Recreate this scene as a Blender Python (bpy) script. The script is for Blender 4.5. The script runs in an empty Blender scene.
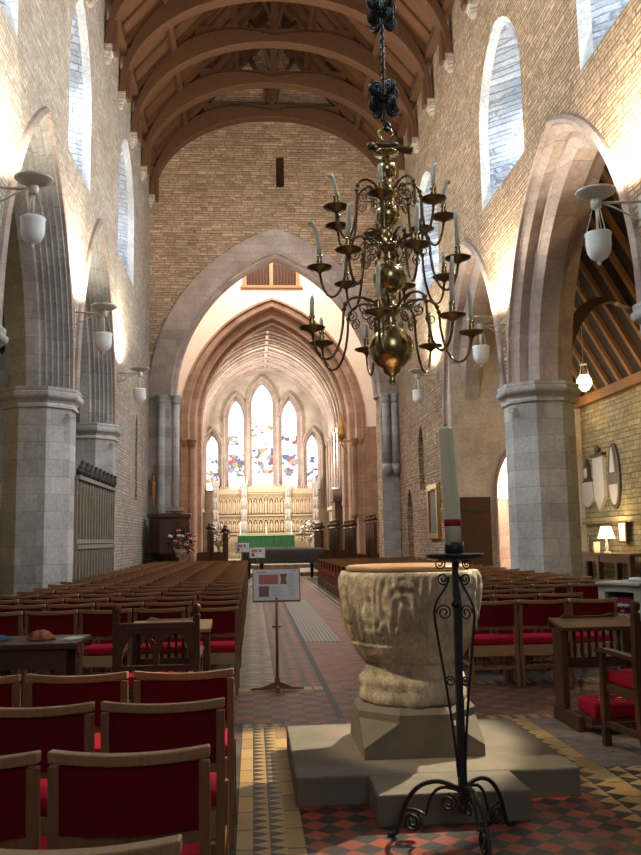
import bpy, math, random
from mathutils import Vector, Matrix, noise
from mathutils.geometry import tessellate_polygon
PI = math.pi
sin, cos = math.sin, math.cos
rnd = random.Random(7)
SC = bpy.context.scene
COL = SC.collection
OFF = {}                                   # world offset of every root / part, for building children

# ------------------------------------------------------------------ helpers
class MB:
    def __init__(s): s.v = []; s.f = []; s.m = []; s.s = []
    def add(s, vs, fs, m=0, sm=False):
        b = len(s.v); s.v += [tuple(v) for v in vs]
        for f in fs:
            s.f.append([b + i for i in f]); s.m.append(m); s.s.append(sm)
        return s
    def box(s, cx, cy, cz, sx, sy, sz, m=0, rz=0, rx=0, ry=0):
        M = Matrix.Translation((cx, cy, cz)) @ Matrix.Rotation(rz, 4, 'Z') @ Matrix.Rotation(ry, 4, 'Y') @ Matrix.Rotation(rx, 4, 'X')
        vs = [M @ Vector((x * sx / 2, y * sy / 2, z * sz / 2)) for x in (-1, 1) for y in (-1, 1) for z in (-1, 1)]
        return s.add(vs, [(0, 1, 3, 2), (4, 6, 7, 5), (0, 4, 5, 1), (2, 3, 7, 6), (0, 2, 6, 4), (1, 5, 7, 3)], m)
    def bx(s, x0, x1, y0, y1, z0, z1, m=0):
        return s.box((x0 + x1) / 2, (y0 + y1) / 2, (z0 + z1) / 2, x1 - x0, y1 - y0, z1 - z0, m)
    def loft(s, rings, m=0, sm=True, close=True, cap0=True, cap1=True):
        n = len(rings[0]); vs = [p for r in rings for p in r]; fs = []
        for i in range(len(rings) - 1):
            for j in range(n if close else n - 1):
                k = (j + 1) % n
                fs.append((i * n + j, i * n + k, (i + 1) * n + k, (i + 1) * n + j))
        s.add(vs, fs, m, sm)
        if cap0: s.add(rings[0], [tuple(range(n))[::-1]], m)
        if cap1: s.add(rings[-1], [tuple(range(n))], m)
        return s
    def lathe(s, prof, c=(0, 0, 0), n=20, m=0, sm=True, disp=None, cap0=True, cap1=True):
        rings = []
        for r, z in prof:
            ring = []
            for j in range(n):
                a = 2 * PI * j / n; rr = max(r, 1e-4)
                if disp: rr += disp(a, z, r)
                ring.append((c[0] + rr * cos(a), c[1] + rr * sin(a), c[2] + z))
            rings.append(ring)
        return s.loft(rings, m, sm, True, cap0, cap1)
    def tube(s, path, r, n=8, m=0, closed=False):
        P = [Vector(p) for p in path]; N = len(P)
        R = r if isinstance(r, (list, tuple)) else [r] * N
        t0 = (P[1] - P[0]).normalized()
        nrm = t0.orthogonal().normalized(); rings = []
        for i in range(N):
            if i == 0: t = (P[1] - P[0])
            elif i == N - 1: t = (P[-1] - P[-2])
            else: t = P[i + 1] - P[i - 1]
            if t.length < 1e-9: t = t0
            t = t.normalized(); nrm = (nrm - t * nrm.dot(t))
            if nrm.length < 1e-6: nrm = t.orthogonal()
            nrm.normalize(); b = t.cross(nrm)
            rings.append([P[i] + (nrm * cos(2 * PI * j / n) + b * sin(2 * PI * j / n)) * R[i] for j in range(n)])
        return s.loft(rings, m, True)
    def cyl(s, a, b, r, n=12, m=0): return s.tube([a, b], r, n, m)
    def ball(s, c, r, n=14, m=0, sx=1, sy=1, sz=1):
        k = max(6, n // 2)
        rings = [[(c[0] + r * sx * sin(PI * i / k) * cos(2 * PI * j / n), c[1] + r * sy * sin(PI * i / k) * sin(2 * PI * j / n), c[2] - r * sz * cos(PI * i / k)) for j in range(n)] for i in range(1, k)]
        return s.loft(rings, m, True)
    def prism(s, loops, fn, t0, t1, m=0, side=None, back=True):
        """2D loops (outer first, then holes) mapped by fn(u, w, t) and given thickness t0..t1"""
        flat = [p for l in loops for p in l]
        tris = tessellate_polygon([[Vector((p[0], p[1], 0)) for p in l] for l in loops])
        s.add([fn(u, w, t0) for u, w in flat], tris, m)
        if back: s.add([fn(u, w, t1) for u, w in flat], [t[::-1] for t in tris], m)
        for l in loops:
            n = len(l); vs = [fn(u, w, t0) for u, w in l] + [fn(u, w, t1) for u, w in l]
            s.add(vs, [(i, (i + 1) % n, n + (i + 1) % n, n + i) for i in range(n)], m if side is None else side)
        return s
    def build(s, name, mats, parent=None, at=None, bevel=0, fix=True):
        me = bpy.data.meshes.new(name)
        off = Vector(at) if at is not None else (OFF[parent.name] if parent is not None else Vector((0, 0, 0)))
        me.from_pydata([(v[0] - off.x, v[1] - off.y, v[2] - off.z) for v in s.v], [], s.f)
        mats = mats if isinstance(mats, (list, tuple)) else [mats]
        for mt in mats: me.materials.append(mt)
        me.polygons.foreach_set('material_index', s.m); me.polygons.foreach_set('use_smooth', s.s)
        me.update()
        if fix:
            import bmesh
            b = bmesh.new(); b.from_mesh(me); bmesh.ops.remove_doubles(b, verts=b.verts, dist=1e-5)
            bmesh.ops.recalc_face_normals(b, faces=b.faces); b.to_mesh(me); b.free()
        o = bpy.data.objects.new(name, me); COL.objects.link(o)
        if parent is not None:
            o.parent = parent
            if at is not None: o.location = off - OFF[parent.name]
        elif at is not None: o.location = off
        OFF[o.name] = off
        if bevel:
            bm_ = o.modifiers.new('edge', 'BEVEL'); bm_.width = bevel; bm_.segments = 2; bm_.limit_method = 'ANGLE'
        return o

def tag(o, label, cat, group=None, kind=None):
    if label: o['label'] = label
    if cat: o['category'] = cat
    if group: o['group'] = group
    if kind: o['kind'] = kind
    return o
def thing(name, loc, label, cat, group=None, kind=None):
    o = bpy.data.objects.new(name, None); COL.objects.link(o); o.location = loc; OFF[o.name] = Vector(loc)
    o.empty_display_size = .1
    return tag(o, label, cat, group, kind)
def copy_tree(o, parent=None):
    c = o.copy(); COL.objects.link(c); c.parent = parent
    for ch in o.children: copy_tree(ch, c)
    return c
def place(root, x, y, z=0, rz=0, label=None, group=None):
    root.location = (x, y, z); root.rotation_euler = (0, 0, rz)
    if label: root['label'] = label
    if group: root['group'] = group
    return root
ORD = ['first', 'second', 'third', 'fourth', 'fifth', 'sixth', 'seventh', 'eighth', 'ninth', 'tenth', 'eleventh', 'twelfth', 'thirteenth', 'fourteenth', 'fifteenth', 'sixteenth',
       'seventeenth', 'eighteenth', 'nineteenth', 'twentieth', 'twenty-first', 'twenty-second', 'twenty-third', 'twenty-fourth', 'twenty-fifth', 'twenty-sixth']

def arc_pts(cu, zs, a, h, off=0, n=12):
    """two-centred pointed arch, left spring to right spring; off shrinks it inwards"""
    R = (h * h + a * a) / (2 * a); r = R - off
    th = math.acos(max(-1, min(1, (R - a) / r)))
    right = [(cu + a - R + r * cos(th * i / n), zs + r * sin(th * i / n)) for i in range(n + 1)]
    left = [(2 * cu - u, w) for u, w in right]
    return left + right[::-1][1:]
def lancet(cu, z0, zs, a, h, n=8):
    return [(cu + a, z0)] + arc_pts(cu, zs, a, h, 0, n)[::-1] + [(cu - a, z0)]
def sweep_arch(mb, fn, cu, zs, a, h, prof, m=0, n=16, z0=None, sm=False):
    """profile points (offset inwards, depth) carried along a pointed arch; z0 adds straight legs"""
    rows = []
    for o, t in prof:
        pts = arc_pts(cu, zs, a, h, o, n)
        if z0 is not None: pts = [(pts[0][0], z0)] + pts + [(pts[-1][0], z0)]
        rows.append([fn(u, w, t) for u, w in pts])
    K = len(rows[0]); vs = [p for r in rows for p in r]
    mb.add(vs, [(i * K + j, i * K + j + 1, (i + 1) * K + j + 1, (i + 1) * K + j) for i in range(len(rows) - 1) for j in range(K - 1)], m, sm)
    return mb
def spiral(c, e1, e2, r0, r1, turns, a0=0, n=20):
    c, e1, e2 = Vector(c), Vector(e1), Vector(e2); out = []
    for i in range(n + 1):
        k = i / n; a = a0 + 2 * PI * turns * k; r = r0 + (r1 - r0) * k
        out.append(c + e1 * (r * cos(a)) + e2 * (r * sin(a)))
    return out
def bez(p0, p1, p2, p3, n=10):
    p0, p1, p2, p3 = map(Vector, (p0, p1, p2, p3))
    return [(1 - t) ** 3 * p0 + 3 * (1 - t) ** 2 * t * p1 + 3 * (1 - t) * t * t * p2 + t ** 3 * p3 for t in [i / n for i in range(n + 1)]]

# ------------------------------------------------------------------ materials
def new_mat(name):
    m = bpy.data.materials.new(name); m.use_nodes = True
    nt = m.node_tree; b = nt.nodes['Principled BSDF']
    return m, nt, b
def N(nt, t, **kw):
    n = nt.nodes.new(t)
    for k, v in kw.items():
        if k.startswith('i_'): n.inputs[k[2:].replace('_', ' ')].default_value = v
        else: setattr(n, k, v)
    return n
def L(nt, a, b): nt.links.new(a, b)
def MATH(nt, op, a, b=None, c=None):
    n = nt.nodes.new('ShaderNodeMath'); n.operation = op
    for i, x in enumerate((a, b, c)):
        if x is None: continue
        if isinstance(x, (int, float)): n.inputs[i].default_value = x
        else: L(nt, x, n.inputs[i])
    return n.outputs[0]
def MIX(nt, f, a, b, blend='MIX'):
    n = nt.nodes.new('ShaderNodeMix'); n.data_type = 'RGBA'; n.blend_type = blend
    for s, x in ((n.inputs[0], f), (n.inputs[6], a), (n.inputs[7], b)):
        if isinstance(x, (int, float)): s.default_value = x
        elif isinstance(x, tuple): s.default_value = x if len(x) == 4 else x + (1,)
        else: L(nt, x, s)
    return n.outputs[2]
def pos(nt):
    g = nt.nodes.new('ShaderNodeNewGeometry'); return g.outputs['Position']
def xyz(nt, v):
    s = nt.nodes.new('ShaderNodeSeparateXYZ'); L(nt, v, s.inputs[0]); return s.outputs
def comb(nt, a, b, c=0.0):
    n = nt.nodes.new('ShaderNodeCombineXYZ')
    for i, x in enumerate((a, b, c)):
        if isinstance(x, (int, float)): n.inputs[i].default_value = x
        else: L(nt, x, n.inputs[i])
    return n.outputs[0]
def bump(nt, b, h, strength=.5, dist=.02):
    n = nt.nodes.new('ShaderNodeBump'); n.inputs['Strength'].default_value = strength; n.inputs['Distance'].default_value = dist
    L(nt, h, n.inputs['Height']); L(nt, n.outputs[0], b.inputs['Normal'])
def noise_tex(nt, v, scale, detail=4, rough=.6):
    n = nt.nodes.new('ShaderNodeTexNoise'); n.inputs['Scale'].default_value = scale; n.inputs['Detail'].default_value = detail; n.inputs['Roughness'].default_value = rough
    if v is not None: L(nt, v, n.inputs['Vector'])
    return n
def stone(name, c1, c2, mort, bw, bh, ms=.012, bst=.6, wob=.05, blot=(.75, 1.2), rough=.9):
    m, nt, b = new_mat(name); p = pos(nt); s = xyz(nt, p)
    nz = noise_tex(nt, p, 3.0, 2)
    sn = xyz(nt, nz.outputs['Color'])
    u = MATH(nt, 'ADD', MATH(nt, 'ADD', s[0], s[1]), MATH(nt, 'MULTIPLY', sn[0], wob * 2))
    w = MATH(nt, 'ADD', s[2], MATH(nt, 'MULTIPLY', sn[1], wob))
    br = nt.nodes.new('ShaderNodeTexBrick'); L(nt, comb(nt, u, w), br.inputs['Vector'])
    br.inputs['Scale'].default_value = 1; br.inputs['Brick Width'].default_value = bw; br.inputs['Row Height'].default_value = bh
    br.inputs['Mortar Size'].default_value = ms; br.inputs['Mortar Smooth'].default_value = .4; br.inputs['Bias'].default_value = 0
    br.offset = .43; br.squash = .7; br.squash_frequency = 3
    br.inputs['Color1'].default_value = c1 + (1,); br.inputs['Color2'].default_value = c2 + (1,); br.inputs['Mortar'].default_value = mort + (1,)
    bl = noise_tex(nt, p, .9, 5); fine = noise_tex(nt, p, 14, 5)
    mr = nt.nodes.new('ShaderNodeMapRange'); mr.inputs['From Min'].default_value = .3; mr.inputs['From Max'].default_value = .7
    mr.inputs['To Min'].default_value = blot[0]; mr.inputs['To Max'].default_value = blot[1]; L(nt, bl.outputs[0], mr.inputs['Value'])
    mf = nt.nodes.new('ShaderNodeMapRange'); mf.inputs['From Min'].default_value = .25; mf.inputs['From Max'].default_value = .75
    mf.inputs['To Min'].default_value = .78; mf.inputs['To Max'].default_value = 1.18; L(nt, fine.outputs[0], mf.inputs['Value'])
    k = MATH(nt, 'MULTIPLY', mr.outputs[0], mf.outputs[0])
    L(nt, MIX(nt, 1.0, br.outputs['Color'], comb(nt, k, k, k), 'MULTIPLY'), b.inputs['Base Color'])
    h = MATH(nt, 'ADD', MATH(nt, 'MULTIPLY', br.outputs['Fac'], -1.0), MATH(nt, 'MULTIPLY', fine.outputs[0], .8))
    bump(nt, b, h, bst, .02); b.inputs['Roughness'].default_value = rough; b.inputs['Specular IOR Level'].default_value = .2
    return m
def rubble(name, c1, c2, mort, bw=.30, bh=.105, bst=.8, blot=(.8, 1.15)):
    """coursed rubble: irregular flat stones with recessed joints"""
    m, nt, b = new_mat(name); p = pos(nt); s = xyz(nt, p)
    nz = noise_tex(nt, p, 1.8, 3); sn = xyz(nt, nz.outputs['Color'])
    u = MATH(nt, 'ADD', MATH(nt, 'ADD', s[0], s[1]), MATH(nt, 'MULTIPLY', sn[0], .22))
    w = MATH(nt, 'ADD', s[2], MATH(nt, 'MULTIPLY', sn[1], .055))
    zn = noise_tex(nt, None, 2.3, 2); zn.noise_dimensions = '1D'; L(nt, w, zn.inputs['W'])
    w = MATH(nt, 'DIVIDE', MATH(nt, 'ADD', w, MATH(nt, 'MULTIPLY', zn.outputs[0], .16)), bh)
    row = MATH(nt, 'FLOOR', w)
    rn = nt.nodes.new('ShaderNodeTexWhiteNoise'); rn.noise_dimensions = '1D'; L(nt, row, rn.inputs['W']); rr = xyz(nt, rn.outputs['Color'])
    width = MATH(nt, 'MULTIPLY', MATH(nt, 'ADD', MATH(nt, 'MULTIPLY', rr[1], .9), .6), bw)
    un = noise_tex(nt, None, 2.0, 2); un.noise_dimensions = '2D'; L(nt, comb(nt, u, row), un.inputs['Vector'])
    uu = MATH(nt, 'DIVIDE', MATH(nt, 'ADD', MATH(nt, 'ADD', u, MATH(nt, 'MULTIPLY', rr[0], 3.7)), MATH(nt, 'MULTIPLY', un.outputs[0], .35)), width)
    cn = nt.nodes.new('ShaderNodeTexWhiteNoise'); cn.noise_dimensions = '2D'; L(nt, comb(nt, MATH(nt, 'FLOOR', uu), row), cn.inputs['Vector']); cr = xyz(nt, cn.outputs['Color'])
    fu, fw_ = MATH(nt, 'FRACT', uu), MATH(nt, 'FRACT', w)
    eu = MATH(nt, 'MULTIPLY', MATH(nt, 'MINIMUM', fu, MATH(nt, 'SUBTRACT', 1.0, fu)), width)
    ew = MATH(nt, 'MULTIPLY', MATH(nt, 'MINIMUM', fw_, MATH(nt, 'SUBTRACT', 1.0, fw_)), bh)
    jn = noise_tex(nt, p, 9, 3)
    ed = MATH(nt, 'ADD', MATH(nt, 'MINIMUM', eu, ew), MATH(nt, 'MULTIPLY', MATH(nt, 'SUBTRACT', jn.outputs[0], .5), .030))
    jt = nt.nodes.new('ShaderNodeMapRange'); jt.inputs['From Min'].default_value = .001; jt.inputs['From Max'].default_value = .018; L(nt, ed, jt.inputs['Value'])
    c = MIX(nt, cr[0], c1, c2)
    fine = noise_tex(nt, p, 16, 5); bl = noise_tex(nt, p, .8, 4)
    mr = nt.nodes.new('ShaderNodeMapRange'); mr.inputs['From Min'].default_value = .3; mr.inputs['From Max'].default_value = .7; mr.inputs['To Min'].default_value = blot[0]; mr.inputs['To Max'].default_value = blot[1]; L(nt, bl.outputs[0], mr.inputs['Value'])
    mf = nt.nodes.new('ShaderNodeMapRange'); mf.inputs['From Min'].default_value = .25; mf.inputs['From Max'].default_value = .75; mf.inputs['To Min'].default_value = .75; mf.inputs['To Max'].default_value = 1.22; L(nt, fine.outputs[0], mf.inputs['Value'])
    k = MATH(nt, 'MULTIPLY', MATH(nt, 'MULTIPLY', mr.outputs[0], mf.outputs[0]), MATH(nt, 'ADD', MATH(nt, 'MULTIPLY', cr[1], .3), .85))
    c = MIX(nt, 1.0, c, comb(nt, k, k, k), 'MULTIPLY')
    L(nt, MIX(nt, jt.outputs[0], mort, c), b.inputs['Base Color'])
    bump(nt, b, MATH(nt, 'ADD', MATH(nt, 'MULTIPLY', jt.outputs[0], MATH(nt, 'ADD', MATH(nt, 'MULTIPLY', cr[2], .6), .7)), MATH(nt, 'MULTIPLY', fine.outputs[0], .7)), bst, .02)
    b.inputs['Roughness'].default_value = .92; b.inputs['Specular IOR Level'].default_value = .15
    return m
def noisy(name, c1, c2, scale=6, rough=.8, bst=.3, stretch=(1, 1, 1), spec=.3, dist=.01, metal=0, obj=True):
    m, nt, b = new_mat(name)
    tc = nt.nodes.new('ShaderNodeTexCoord'); mp = nt.nodes.new('ShaderNodeMapping'); mp.inputs['Scale'].default_value = stretch
    L(nt, tc.outputs['Object'], mp.inputs[0])
    nz = noise_tex(nt, mp.outputs[0], scale, 6)
    cr = nt.nodes.new('ShaderNodeMapRange'); cr.inputs['From Min'].default_value = .3; cr.inputs['From Max'].default_value = .7; L(nt, nz.outputs[0], cr.inputs['Value'])
    L(nt, MIX(nt, cr.outputs[0], c1, c2), b.inputs['Base Color'])
    b.inputs['Roughness'].default_value = rough; b.inputs['Specular IOR Level'].default_value = spec; b.inputs['Metallic'].default_value = metal
    if bst: bump(nt, b, nz.outputs[0], bst, dist)
    return m
def plain(name, c, rough=.6, metal=0, spec=.4):
    m, nt, b = new_mat(name)
    nz = noise_tex(nt, None, 30, 3); tc = nt.nodes.new('ShaderNodeTexCoord'); L(nt, tc.outputs['Object'], nz.inputs['Vector'])
    f = nt.nodes.new('ShaderNodeMapRange'); f.inputs['To Min'].default_value = .88; f.inputs['To Max'].default_value = 1.1; L(nt, nz.outputs[0], f.inputs['Value'])
    L(nt, MIX(nt, 1.0, c, comb(nt, f.outputs[0], f.outputs[0], f.outputs[0]), 'MULTIPLY'), b.inputs['Base Color'])
    b.inputs['Roughness'].default_value = rough; b.inputs['Metallic'].default_value = metal; b.inputs['Specular IOR Level'].default_value = spec
    return m
def emit(name, c, st):
    m, nt, b = new_mat(name); b.inputs['Base Color'].default_value = c + (1,)
    b.inputs['Emission Color'].default_value = c + (1,); b.inputs['Emission Strength'].default_value = st
    return m

M = {}
M['rubble'] = rubble('rubble_wall', (.55, .38, .24), (.35, .24, .145), (.19, .13, .08), .23, .085, 1.0)
M['rubble_l'] = rubble('pale_rubble', (.54, .47, .39), (.42, .35, .275), (.28, .225, .175), .23, .085, .8)
M['rubble_e'] = rubble('red_rubble', (.56, .385, .25), (.36, .235, .15), (.22, .15, .10), .30, .10, .9)
M['rubble_a'] = rubble('aisle_rubble', (.40, .33, .19), (.30, .245, .14), (.17, .135, .08), .32, .13, .8)
M['ashlar'] = stone('grey_ashlar', (.50, .48, .44), (.37, .35, .325), (.28, .265, .24), .75, .36, .006, .25, .01)
M['pink'] = stone('pink_sandstone', (.44, .345, .285), (.37, .28, .235), (.27, .215, .185), .62, .34, .006, .25, .01)
M['brown'] = stone('brown_sandstone', (.34, .215, .145), (.26, .155, .105), (.19, .12, .085), .7, .38, .006, .25, .01)
M['chstone'] = stone('cream_stone', (.55, .46, .36), (.48, .39, .30), (.40, .33, .26), .7, .38, .005, .2, .01)
M['plaster'] = noisy('cream_plaster', (.74, .62, .50), (.68, .56, .45), 2, .9, .05)
M['white_plaster'] = noisy('white_plaster', (.75, .73, .70), (.70, .68, .66), 2, .9, .05)
M['splay'] = rubble('splay_stone', (.36, .36, .37), (.27, .275, .29), (.17, .175, .19), .30, .13, .8)
M['jamb'] = stone('splay_dressed', (.44, .43, .41), (.39, .38, .36), (.32, .31, .30), .5, .33, .006, .2, .01)
def font_mat():
    m, nt, b = new_mat('font_stone'); p = pos(nt)
    mp = nt.nodes.new('ShaderNodeMapping'); mp.inputs['Scale'].default_value = (1, 1, .5); L(nt, p, mp.inputs[0])
    big = noise_tex(nt, mp.outputs[0], 5, 5, .65); fine = noise_tex(nt, mp.outputs[0], 26, 6, .7)
    f = nt.nodes.new('ShaderNodeMapRange'); f.inputs['From Min'].default_value = .36; f.inputs['From Max'].default_value = .62; L(nt, MATH(nt, 'ADD', MATH(nt, 'MULTIPLY', big.outputs[0], .6), MATH(nt, 'MULTIPLY', fine.outputs[0], .4)), f.inputs['Value'])
    L(nt, MIX(nt, f.outputs[0], (.27, .22, .15), (.82, .70, .50)), b.inputs['Base Color'])
    bump(nt, b, MATH(nt, 'ADD', big.outputs[0], MATH(nt, 'MULTIPLY', fine.outputs[0], .8)), 1.0, .03); b.inputs['Roughness'].default_value = .92; b.inputs['Specular IOR Level'].default_value = .15
    return m
M['font'] = font_mat()
M['slab'] = noisy('step_stone', (.23, .195, .145), (.155, .135, .10), 4, .85, .25)
M['pewood'] = noisy('oak_light', (.45, .265, .125), (.33, .18, .08), 6, .33, .12, (14, 2, 2), .55)
M['legwood'] = noisy('oak_leg', (.26, .125, .055), (.19, .085, .036), 6, .5, .12, (9, 9, 1.5), .4)
M['dark'] = noisy('dark_oak', (.085, .036, .017), (.05, .02, .01), 6, .4, .15, (4, 4, 4), .5)
M['midwood'] = noisy('brown_oak', (.10, .04, .017), (.06, .023, .010), 6, .5, .15, (3, 3, 3), .25)
M['roof'] = noisy('roof_boards', (.16, .07, .03), (.105, .043, .018), 3, .6, .2, (2, 9, 2), .3)
M['beam'] = noisy('roof_timber', (.14, .066, .031), (.09, .04, .019), 4, .55, .2, (3, 3, 3), .3)
M['aisleroof'] = noisy('aisle_boards', (.055, .035, .022), (.03, .02, .014), 4, .8, .2)
M['rafter'] = noisy('aisle_rafter', (.27, .135, .055), (.20, .095, .04), 4, .6, .2)
M['red'] = noisy('crimson_cloth', (.40, .012, .032), (.33, .008, .024), 40, .95, .15, spec=.1)
M['maroon'] = noisy('crimson_cloth_shaded', (.16, .006, .012), (.12, .004, .009), 40, .95, .15, spec=.1)  # seat crimson for the chair backs, darkened: their shade is in the colour
M['brass'] = noisy('brass', (.66, .53, .26), (.50, .39, .17), 9, .24, .03, metal=1, dist=.004)
M['darkbrass'] = noisy('tarnished_brass', (.26, .185, .10), (.15, .10, .055), 20, .4, .05, metal=.9)
M['iron'] = noisy('black_iron', (.012, .012, .013), (.022, .021, .021), 30, .42, .15, spec=.5)
M['wax'] = noisy('candle_wax', (.93, .90, .76), (.88, .85, .70), 12, .55, .05)
M['wax2'] = noisy('cream_wax', (.85, .82, .58), (.80, .77, .53), 10, .5, .03)
M['redwax'] = plain('red_wax', (.26, .012, .02), .5)
M['white'] = plain('white_board', (.72, .73, .74), .4)
M['opal'] = plain('opal_glass', (.80, .80, .76), .15, 0, .5)
M['enamel'] = plain('pale_enamel', (.50, .47, .38), .3)
M['cab'] = noisy('grey_paint', (.40, .385, .29), (.36, .345, .26), 3, .5, .05)
M['notice'] = plain('maroon_card', (.17, .010, .04), .5)
M['cover'] = noisy('piano_cover', (.085, .08, .062), (.05, .047, .037), 8, .8, .3)
M['black'] = plain('black_lacquer', (.012, .012, .013), .3)
M['gilt'] = noisy('gilt', (.55, .36, .10), (.40, .25, .06), 20, .35, .3, metal=.7)
M['canvas'] = noisy('dim_painting', (.16, .13, .08), (.06, .055, .05), 6, .6, .05)
M['leaf'] = noisy('leaves', (.035, .085, .025), (.02, .055, .018), 30, .6, .2)
M['pinkf'] = plain('pink_petals', (.62, .10, .17), .7)
M['whitef'] = plain('white_petals', (.80, .78, .74), .7)
M['figwood'] = noisy('carved_wood', (.42, .21, .09), (.30, .14, .055), 8, .5, .2)
M['rered'] = noisy('reredos_stone', (.52, .385, .25), (.43, .31, .195), 10, .85, .3)
M['reredw'] = noisy('pinnacle_stone', (.50, .44, .38), (.42, .37, .32), 10, .85, .3)
M['marble'] = plain('tablet_marble', (.55, .52, .44), .4)
M['slate'] = plain('tablet_slate', (.05, .045, .04), .4)
M['lead'] = plain('lead', (.06, .06, .06), .6)
M['imgred'] = plain('printed_red', (.50, .16, .14), .5)
M['imgbrown'] = plain('printed_brown', (.22, .12, .075), .5)
M['imgblue'] = noisy('printed_scene', (.10, .12, .22), (.30, .12, .06), 12, .5, 0)
M['ink'] = plain('grey_ink', (.40, .40, .42), .6)
M['bluecloth'] = noisy('blue_cloth', (.02, .05, .075), (.035, .08, .11), 20, .95, .3)
M['scarf'] = noisy('patterned_cloth', (.60, .20, .05), (.12, .02, .05), 26, .9, .5)
M['lampshade'] = emit('lit_shade', (1.0, .82, .45), 4.0)
M['litglobe'] = emit('lit_globe', (1.0, .86, .48), 9.0)
M['flame'] = emit('flame', (1.0, .75, .35), 5.0)
M['daylight'] = emit('daylit_pane', (.74, .87, 1.0), 15.0)

def board_mat(name, c1, c2, w, axis):
    """boards of width w across one axis, thin dark joints"""
    m, nt, b = new_mat(name); p = pos(nt); s = xyz(nt, p)
    f = MATH(nt, 'FRACT', MATH(nt, 'DIVIDE', s[axis], w)); cell = MATH(nt, 'FLOOR', MATH(nt, 'DIVIDE', s[axis], w))
    wn = nt.nodes.new('ShaderNodeTexWhiteNoise'); wn.noise_dimensions = '1D'; L(nt, cell, wn.inputs['W'])
    nz = noise_tex(nt, p, 3, 5)
    c = MIX(nt, MATH(nt, 'ADD', MATH(nt, 'MULTIPLY', wn.outputs[0], .6), MATH(nt, 'MULTIPLY', nz.outputs[0], .4)), c1, c2)
    L(nt, MIX(nt, MATH(nt, 'LESS_THAN', f, .07), c, tuple(x * .3 for x in c1)), b.inputs['Base Color'])
    b.inputs['Roughness'].default_value = .55
    bump(nt, b, MATH(nt, 'GREATER_THAN', f, .07), .5, .01)
    return m
M['roofboards'] = board_mat('roof_lining', (.175, .072, .028), (.10, .038, .015), .17, 1)

def check_mat(name, ca, cb, size, rot=PI / 4, grout=None, rough=.5, ratio=1.0):
    m, nt, b = new_mat(name); s = xyz(nt, pos(nt))
    u = MATH(nt, 'ADD', MATH(nt, 'MULTIPLY', s[0], cos(rot) / size), MATH(nt, 'MULTIPLY', s[1], sin(rot) / size))
    v = MATH(nt, 'ADD', MATH(nt, 'MULTIPLY', s[0], -sin(rot) / size * ratio), MATH(nt, 'MULTIPLY', s[1], cos(rot) / size * ratio))
    par = MATH(nt, 'FLOORED_MODULO', MATH(nt, 'ADD', MATH(nt, 'FLOOR', u), MATH(nt, 'FLOOR', v)), 2.0)
    wn = nt.nodes.new('ShaderNodeTexWhiteNoise'); wn.noise_dimensions = '2D'; L(nt, comb(nt, MATH(nt, 'FLOOR', u), MATH(nt, 'FLOOR', v)), wn.inputs['Vector'])
    c = MIX(nt, MATH(nt, 'GREATER_THAN', par, .5), ca, cb)
    k = MATH(nt, 'ADD', MATH(nt, 'MULTIPLY', wn.outputs[0], .5), .75)
    c = MIX(nt, 1.0, c, comb(nt, k, k, k), 'MULTIPLY')
    fu, fv = MATH(nt, 'FRACT', u), MATH(nt, 'FRACT', v)
    e = MATH(nt, 'MINIMUM', MATH(nt, 'MINIMUM', fu, MATH(nt, 'SUBTRACT', 1.0, fu)), MATH(nt, 'MINIMUM', fv, MATH(nt, 'SUBTRACT', 1.0, fv)))
    L(nt, MIX(nt, MATH(nt, 'LESS_THAN', e, .025), c, (.06, .045, .033)), b.inputs['Base Color'])
    nz = noise_tex(nt, pos(nt), 5, 4)
    mr = nt.nodes.new('ShaderNodeMapRange'); mr.inputs['To Min'].default_value = rough - .12; mr.inputs['To Max'].default_value = rough + .15; L(nt, nz.outputs[0], mr.inputs['Value'])
    L(nt, mr.outputs[0], b.inputs['Roughness'])
    return m
def zig_mat(name, ca, cb, x0, w, p, axis=0):
    """two columns of triangles pointing across a strip that starts at x0 and is w wide"""
    m, nt, b = new_mat(name); s = xyz(nt, pos(nt)); a, l = (s[0], s[1]) if axis == 0 else (s[1], s[0])
    u = MATH(nt, 'FRACT', MATH(nt, 'MULTIPLY', MATH(nt, 'SUBTRACT', a, x0), 2.0 / w))
    f = MATH(nt, 'FRACT', MATH(nt, 'DIVIDE', l, p))
    tri = MATH(nt, 'ABSOLUTE', MATH(nt, 'SUBTRACT', MATH(nt, 'MULTIPLY', f, 2.0), 1.0))
    k = MATH(nt, 'GREATER_THAN', tri, u)
    nz = noise_tex(nt, pos(nt), 9, 4)
    c = MIX(nt, k, ca, cb); kk = MATH(nt, 'ADD', MATH(nt, 'MULTIPLY', nz.outputs[0], .6), .7)
    L(nt, MIX(nt, 1.0, c, comb(nt, kk, kk, kk), 'MULTIPLY'), b.inputs['Base Color']); b.inputs['Roughness'].default_value = .5
    return m
RED_T, BLK_T, YEL_T = (.25, .045, .02), (.022, .02, .018), (.40, .255, .09)
M['t_check'] = check_mat('red_black_tiles', RED_T, BLK_T, .112)
M['t_band'] = check_mat('red_dark_tiles', (.21, .055, .028), (.06, .04, .032), .15, 0, ratio=1.0)
M['t_red'] = check_mat('plain_red_tiles', (.22, .070, .035), (.19, .058, .029), .15, 0)
M['t_pale'] = check_mat('pale_tiles', (.30, .235, .155), (.20, .15, .095), .15, PI / 4)
M['t_mix'] = check_mat('mottled_tiles', (.22, .08, .048), (.075, .058, .045), .11, PI / 4)
M['t_yel'] = check_mat('yellow_tiles', YEL_T, tuple(x * .92 for x in YEL_T), .3, 0)
M['t_zig'] = zig_mat('zigzag_tiles', YEL_T, BLK_T, -.008, .17, .105)
M['t_zig2'] = zig_mat('zigzag_tiles_b', YEL_T, BLK_T, 1.94, .21, .16)
M['t_zigx'] = zig_mat('zigzag_tiles_c', (.34, .23, .10), BLK_T, 9.02, .22, .12, 1)
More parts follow.
